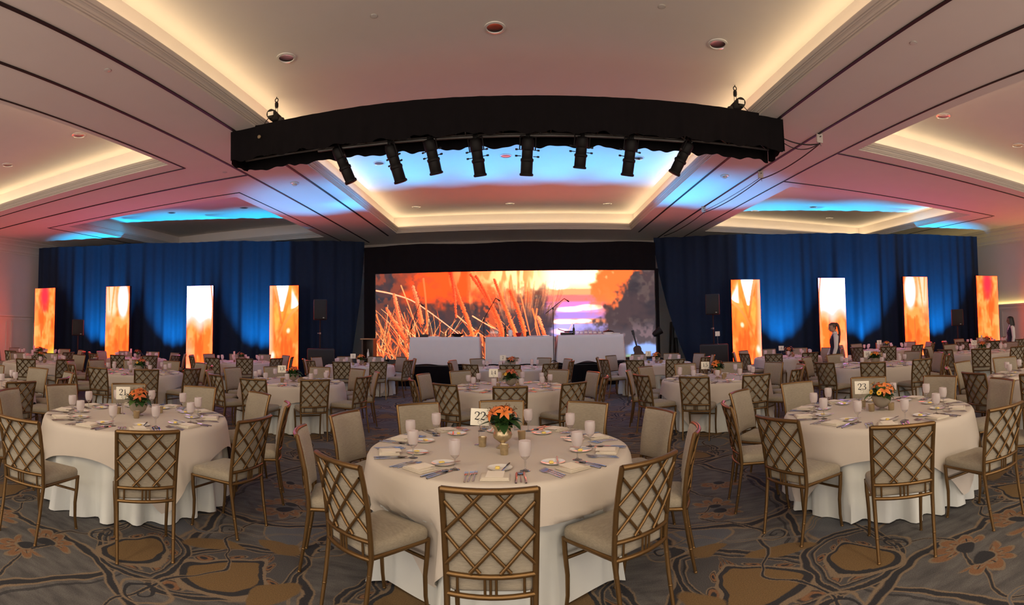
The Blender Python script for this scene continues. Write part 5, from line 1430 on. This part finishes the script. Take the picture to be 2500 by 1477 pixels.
# chain motors above the truss
def chain_motor(px, py_hook, label, sg):
    x, y = on_z(px, py_hook, UPPER)
    y = 8.3
    t = thing('chain_motor', label, 'chain motor', (x, y, TZT), 0, 'chain motors')
    b = MB(); b.rbox((0, 0, .17), (.16, .20, .15), .05, 3); b.lathe([(.085, -.10), (.095, -.05), (.095, .05), (.085, .10)], 14, (-.07 * sg, 0, .24), mat=Matrix.Rotation(PI / 2, 3, 'X')); b.build('body', BLACKM, t)
    b = MB(); b.box((-.07 * sg, -.103, .24), (.11, .004, .07)); b.build('name_plate', PORC, t, smooth=False)
    b = MB()
    for s_ in (-1, 1): b.tube([(.02 * s_, 0, .20), (.02 * s_, 0, UPPER - TZT - .16)], .006, 6)
    b.build('chain', GREYM, t)
    b = MB(); b.lathe([(.028, 0), (.034, .03), (.034, .08), (.02, .11)], 10, (0, 0, UPPER - TZT - .20)); b.tube([(.03 * math.cos(a), 0, UPPER - TZT - .06 + .035 * math.sin(a)) for a in [PI * 2 * k / 14 for k in range(14)]], .009, 6, closed=True); b.tube([(0, 0, UPPER - TZT - .03), (0, 0, UPPER - TZT)], .008, 6); b.build('hook', BLACKM, t)
    b = MB(); b.tube([(-.05 * sg, 0, .2), (-.05 * sg, 0, .0)], .03, 8); b.lathe([(.07, 0), (.075, .08), (.06, .16)], 12, (.09 * sg, 0, .0)); b.build('chain_bag', BLACKP, t)
    b = MB(); b.tube([(-.13 * sg, -.02, .22), (-.21 * sg, -.05, .12), (-.22 * sg, -.06, .02), (-.24 * sg, -.06, -.10)], .007, 6); b.build('control_lead', BLACKP, t)
chain_motor(670, 232, 'chain motor with hook hanging from the ceiling at the left of the truss', 1)
chain_motor(1803, 198, 'chain motor with hook hanging from the ceiling at the right of the truss', -1)
b = MB(); b.lathe([(.0, 0), (.035, .0), (.03, .012), (0, .014)], 14, cap0=False, cap1=False, mat=Matrix.Rotation(PI / 2, 3, 'X')); o = b.build('truss_tag', MERC); pp = on_y(633, 334, TYA - .03); o.location = pp; tag(o, 'small round metal disc on the left end of the truss skirt', 'tag')
# cable clamps on the right-hand wall track and the cables looped between them
cl = []
for (x, y, w_), l in zip(((5.50, 8.34, .16), (5.52, 10.95, .13), (5.45, 14.7, .14)), ('nearest the truss', 'the middle one', 'the far one above the right drape')):
    t = thing('cable_bracket', 'pale bracket clamped to the right ceiling track, %s' % l, 'bracket', (x, y, SOFFIT), 0, 'cable brackets')
    b = MB(); b.box((0, 0, -.07), (.13, .03, .20)); b.build('plate', TRIMP, t, smooth=False)
    b = MB(); b.tube([(0, -.02, -.06), (0, -.05, -.06)], .012, 8); b.build('screw', GREYM, t)
    b = MB(); b.tube([(0, 0, -.16), (.015, -.02, -.24), (.0, -.03, -.20)], .006, 6); b.build('hook', GREYM, t)
    cl.append(Vector((x, y, SOFFIT - .19)))
def cable(pts, sag, label, r=.013):
    P = []
    for a, c in zip(pts, pts[1:]):
        for k in range(14):
            q = k / 14; P.append(a + (c - a) * q - Vector((0, 0, sag * 4 * q * (1 - q))))
    P.append(pts[-1]); b = MB(); b.tube(P, r, 6)
    return tag(b.build('power_cable', BLACKP), label, 'cable', 'cables from the truss to the drape')
cable([Vector((p1 - .05, 8.2, 5.08)), cl[0], cl[1], cl[2], Vector((5.25, 18.4, 5.06))], .085, 'thick black cable looped from the truss along the right brackets')
cable([Vector((p1 - .05, 8.3, 5.12)), cl[0] + Vector((.01, 0, .02))], .20, 'thin black cable sagging from the truss end to the first bracket', .009)
cable([cl[1] + Vector((.01, 0, .05)), cl[2] + Vector((.01, 0, .06))], .05, 'thin black cable tight along the ceiling between two right brackets', .007)
# ------------------------------------------------------------------ two waitresses
# trunk profile: height, half width, reach to the front, reach to the back, centre
TRUNK = [(1.660, .012, .014, .014, .004), (1.655, .034, .044, .046, .004), (1.640, .056, .068, .076, .004), (1.612, .071, .086, .096, .004), (1.580, .0755, .091, .101, .004), (1.553, .0745, .089, .098, .004), (1.530, .0715, .088, .088, .004),
         (1.508, .067, .087, .072, .004), (1.488, .060, .086, .060, .002), (1.468, .050, .084, .052, .0), (1.456, .046, .068, .050, .002), (1.444, .047, .050, .050, .008), (1.415, .048, .044, .050, .012), (1.390, .060, .046, .058, .014), (1.370, .105, .056, .070, .016), (1.345, .150, .068, .080, .016),
         (1.310, .172, .082, .088, .012), (1.24, .165, .104, .092, .010), (1.17, .150, .108, .088, .010), (1.08, .126, .094, .080, .012), (1.00, .136, .100, .090, .010), (.93, .156, .112, .108, .006), (.86, .170, .118, .122, .004), (.80, .166, .108, .112, .004)]
def trunk_at(z):
    if z >= TRUNK[0][0]: return TRUNK[0][1:]
    for a, b in zip(TRUNK, TRUNK[1:]):
        if b[0] <= z <= a[0]:
            q = (z - b[0]) / (a[0] - b[0]); return tuple(v0 + (v1 - v0) * q for v0, v1 in zip(b[1:], a[1:]))
    return TRUNK[-1][1:]
def person(name, label, loc, face, scale, skin, hair, bob, nod, left_arm, right_arm):
    """stands at loc, looks along FACE; arms are (elbow, wrist) points in the body frame (x to her left, -y ahead); NOD tips the head down"""
    t = thing(name, label, 'person', loc, math.atan2(face[1], face[0]) + PI / 2)
    t.scale = (scale,) * 3
    pv = Vector((0, .012, 1.425)); Rn = Matrix.Rotation(nod, 3, 'X')
    def bend(p):
        p = Vector(p); q = min(1, max(0, (p.z - 1.40) / .06))
        return p if q <= 0 else p * (1 - q) + (pv + Rn @ (p - pv)) * q
    def ring(z, off=0, n=32, sc=1.0):
        rx, rf, rb, cy = trunk_at(z); out = []
        for k in range(n):
            a = 2 * PI * k / n; s_ = math.sin(a)
            out.append(bend(((rx * sc + off) * math.cos(a), cy + ((rf if s_ < 0 else rb) * sc + off) * s_, z)))
        return out
    def shell(z0, z1, off, m, n=32, skip=None):
        rows = [ring(z0 + (z1 - z0) * i / m, off(z0 + (z1 - z0) * i / m) if callable(off) else off, n) for i in range(m + 1)]
        b = MB(); vs = [p for r in rows for p in r]; fs = []
        for i in range(m):
            for k in range(n):
                a = 2 * PI * (k + .5) / n; z = z0 + (z1 - z0) * (i + .5) / m
                if skip and skip(a, z): continue
                l = (k + 1) % n; fs.append((i * n + k, i * n + l, (i + 1) * n + l, (i + 1) * n + k))
        return b.add(vs, fs)
    # body: one fused surface of trunk, head, limbs and hands
    b = MB(); b.grid([ring(z) for z, *_ in TRUNK], wrap=True); n = 32
    o = len(b.v) - n * len(TRUNK); b.f += [tuple(o + i for i in range(n - 1, -1, -1)), tuple(len(b.v) - n + i for i in range(n))]; b.m += [0, 0]
    b.tube([bend((0, -.078, 1.585)), bend((0, -.092, 1.560)), bend((0, -.106, 1.536)), bend((0, -.098, 1.526)), bend((0, -.078, 1.524))], [.008, .010, .014, .013, .010], 10)      # nose
    for s in (1, -1): b.lathe([(.004, -.010), (.020, -.006), (.024, .0), (.018, .007), (.003, .009)], 12, bend((s * .075, .012, 1.545)), mat=Matrix.Rotation(PI / 2, 3, 'Y') @ Matrix.Scale(1.35, 3, Vector((1, 0, 0))))
    for dz, r in ((.0, .007), (-.011, .008)): b.tube([bend((-.022, -.078, 1.503 + dz)), bend((0, -.090, 1.503 + dz)), bend((.022, -.078, 1.503 + dz))], [r * .4, r, r * .4], 8)
    for s, (el, wr) in ((1, left_arm), (-1, right_arm)):
        el, wr = Vector(el), Vector(wr)
        b.tube([(s * .10, .014, 1.335), (s * .165, .016, 1.315), (Vector((s * .175, .016, 1.29)) + el) / 2, el, el + (wr - el) * .4, wr], [.050, .050, .043, .036, .036, .024], 14)
        d = (wr - el).normalized(); sd = Vector((0, 1, 0)) if abs(d.y) < .8 else Vector((1, 0, 0)); sd = (sd - d * sd.dot(d)).normalized(); nr = d.cross(sd); cu = Vector((-s, 0, 0)) if abs(d.x) < .8 else Vector((0, 0, -1))
        cu = (cu - d * cu.dot(d)).normalized()
        rows = []
        for f_, w_, th in ((-.02, .024, .022), (.02, .030, .018), (.05, .038, .016), (.085, .040, .014), (.098, .034, .010)): rows.append([wr + d * f_ + sd * w_ * math.cos(q) + nr * th * math.sin(q) for q in [2 * PI * k / 14 for k in range(14)]])
        b.grid(rows, wrap=True); o = len(b.v) - 70; b.f += [tuple(o + i for i in range(13, -1, -1)), tuple(o + 56 + i for i in range(14))]; b.m += [0, 0]
        for of, l in ((-.029, .062), (-.010, .074), (.010, .070), (.029, .054)):
            k0 = wr + d * .088 + sd * of; k1 = k0 + (d + cu * .25).normalized() * l * .42; k2 = k1 + (d + cu * .7).normalized() * l * .32; k3 = k2 + (d + cu * 1.2).normalized() * l * .26
            b.tube([k0, k1, k2, k3], [.0095, .0090, .0082, .0068], 8)
        k0 = wr + d * .03 - sd * .030; k1 = k0 + (d * .8 - sd * .7 + cu * .3).normalized() * .038; b.tube([k0, k1, k1 + (d + cu * .4).normalized() * .030], [.013, .0105, .0080], 8)
    for s in (1, -1):
        b.tube([(s * .082, .004, .90), (s * .088, .0, .78), (s * .090, -.006, .62), (s * .092, -.010, .49), (s * .094, .006, .36), (s * .095, .014, .20), (s * .095, .016, .08)], [.085, .084, .068, .054, .056, .042, .036], 16)
        b.tube([(s * .096, .035, .045), (s * .098, -.04, .045), (s * .100, -.12, .035)], [.036, .038, .028], 12)
    body = b.build('body', skin, t)
    rm = body.modifiers.new('fuse', 'REMESH'); rm.mode = 'VOXEL'; rm.voxel_size = .0055; rm.use_smooth_shade = True
    sm = body.modifiers.new('soften', 'SMOOTH'); sm.factor = .5; sm.iterations = 4
    # trousers
    def el_(cx, cy, z, rx, ry, n=24): return [(cx + rx * math.cos(2 * PI * k / n), cy + ry * math.sin(2 * PI * k / n), z) for k in range(n)]
    b = shell(1.01, .79, .012, 6)
    for s in (1, -1): b.grid([el_(s * .086, .004, .86, .094, .122), el_(s * .088, 0, .74, .094, .108), el_(s * .091, -.006, .60, .083, .090), el_(s * .093, -.006, .46, .074, .080), el_(s * .095, .008, .22, .068, .076), el_(s * .096, .008, .05, .070, .084)], wrap=True)
    b.build('trousers', TROUS, t, ang=75)
    for s in (1, -1):
        b = MB(); b.rbox((s * .099, -.045, .042), (.100, .27, .084), .038, 4); b.build('shoe', BLACKP, t)
    # shirt: trunk, sleeves, cuffs, collar
    b = shell(1.405, .97, .009, 14)
    for s, (el, wr) in ((1, left_arm), (-1, right_arm)):
        el, wr = Vector(el), Vector(wr); m_ = (Vector((s * .175, .016, 1.29)) + el) / 2
        b.tube([Vector((s * .105, .014, 1.338)), Vector((s * .168, .016, 1.318)), m_, el, el + (wr - el) * .4, wr - (wr - el) * .06, wr], [.058, .061, .053, .047, .046, .036, .038], 16)
    rows = [[bend((.056 * sc * math.cos(q), .012 + .056 * sc * math.sin(q), z)) for q in [2 * PI * k / 24 for k in range(24)]] for sc, z in ((1.05, 1.385), (1.0, 1.43), (1.10, 1.432), (1.32, 1.400))]
    b.grid(rows, wrap=True); b.build('shirt', SHIRT, t, ang=75)
    vneck = lambda a, z: (z > 1.20 and math.sin(a) < -.25 and abs(math.cos(a)) < (z - 1.18) * 2.6) or (z > 1.32 and abs(math.cos(a)) > .86)
    b = shell(1.375, .93, lambda z: .019, 22, 40, vneck); b.build('vest', VEST, t, ang=75)
    # hair: a shell over the skull, open at the face
    if not bob:
        b = shell(1.664, 1.475, lambda z: .010 + .004 * math.sin(z * 90), 16, 40, lambda a, z: math.sin(a) < (-.86 if z > 1.628 else -.62 if z > 1.606 else .0 if z > 1.53 else .40))
        P = [bend((0, .100, 1.600)), bend((0, .128, 1.585)), bend((.0, .140, 1.52)), Vector((.004, .128, 1.42)), Vector((.008, .122, 1.31)), Vector((.012, .118, 1.22)), Vector((.012, .112, 1.16))]
        P = [Vector(p) for p in smooth_pts([tuple(p) for p in P], 4)]; m = len(P); b.tube(P, [.018 + .018 * math.sin(PI * min(1, .25 + .7 * i / m)) * (1 - .55 * i / m) for i in range(m)], 14)
        b.lathe([(.024, -.008), (.027, 0), (.024, .008)], 14, bend((0, .112, 1.596)), mat=Matrix.Rotation(PI / 2, 3, 'X'))
    else:
        rows = []; fs = []; b = MB(); n = 44; m = 22
        for i in range(m + 1):
            z = 1.668 - .285 * i / m; rx, rf, rb, cy = trunk_at(max(z, 1.565)); q = max(0, (1.565 - z) / .18)
            row = []
            for k in range(n):
                a = 2 * PI * k / n; s_ = math.sin(a); w_ = .016 + .020 * q - .012 * q * q + .004 * math.sin(7 * a)
                row.append(bend(((rx + w_) * math.cos(a), cy + ((rf if s_ < 0 else rb) + w_) * s_ * (1 if s_ > 0 else .92), z)))
            rows.append(row)
        vs = [p for r in rows for p in r]
        for i in range(m):
            z = 1.668 - .285 * (i + .5) / m
            for k in range(n):
                s_ = math.sin(2 * PI * (k + .5) / n)
                if s_ < (-.90 if z > 1.615 else -.42): continue
                l = (k + 1) % n; fs.append((i * n + k, i * n + l, (i + 1) * n + l, (i + 1) * n + k))
        b.add(vs, fs)
    b.build('hair', hair, t, ang=80)
    for s in (1, -1):
        b = MB(); b.lathe([(.002, -.006), (.010, -.004), (.012, 0), (.009, .005), (.002, .007)], 12, bend((s * .030, -.078, 1.562)), mat=Matrix.Rotation(PI / 2, 3, 'X')); b.build('eye', INK, t)
        b = MB(); b.tube([bend((s * .016, -.087, 1.581)), bend((s * .030, -.084, 1.586)), bend((s * .046, -.072, 1.580))], [.003, .004, .002], 6); b.build('eyebrow', hair, t)
    b = MB(); b.tube([bend((-.022, -.081, 1.498)), bend((0, -.0945, 1.498)), bend((.022, -.081, 1.498))], [.003, .007, .003], 8); b.build('lips', LIP, t)
    return t
LIP = mat('lip', (.30, .10, .09), .5, noise=.1)
D1 = 12.6; r1 = ray(2036, 800); h1_ = math.hypot(r1.x, r1.y); x1, y1 = r1.x / h1_ * D1, r1.y / h1_ * D1
zt = on_y(2028, 788, y1).z
person('person', 'waitress in navy vest with a brown ponytail, looking down before a light panel', (x1, y1, 0), (-.90, .42), zt / 1.650, SKIN, HAIRB, False, .30,
       ((.205, .00, 1.06), (.185, -.07, .84)), ((-.205, -.02, 1.06), (-.175, -.14, .86)))
D2 = 15.3; r2 = ray(2467, 790); h2_ = math.hypot(r2.x, r2.y); x2, y2 = r2.x / h2_ * D2, r2.y / h2_ * D2
zt = on_y(2465, 772, y2).z
person('person', 'waitress in dark vest and white sleeves with a black bob, by the rightmost panel', (x2, y2, 0), (-.80, .60), zt / 1.668, SKIND, HAIRK, True, .12,
       ((.205, .02, 1.06), (.175, -.02, .81)), ((-.205, -.02, 1.07), (-.13, -.15, .95)))
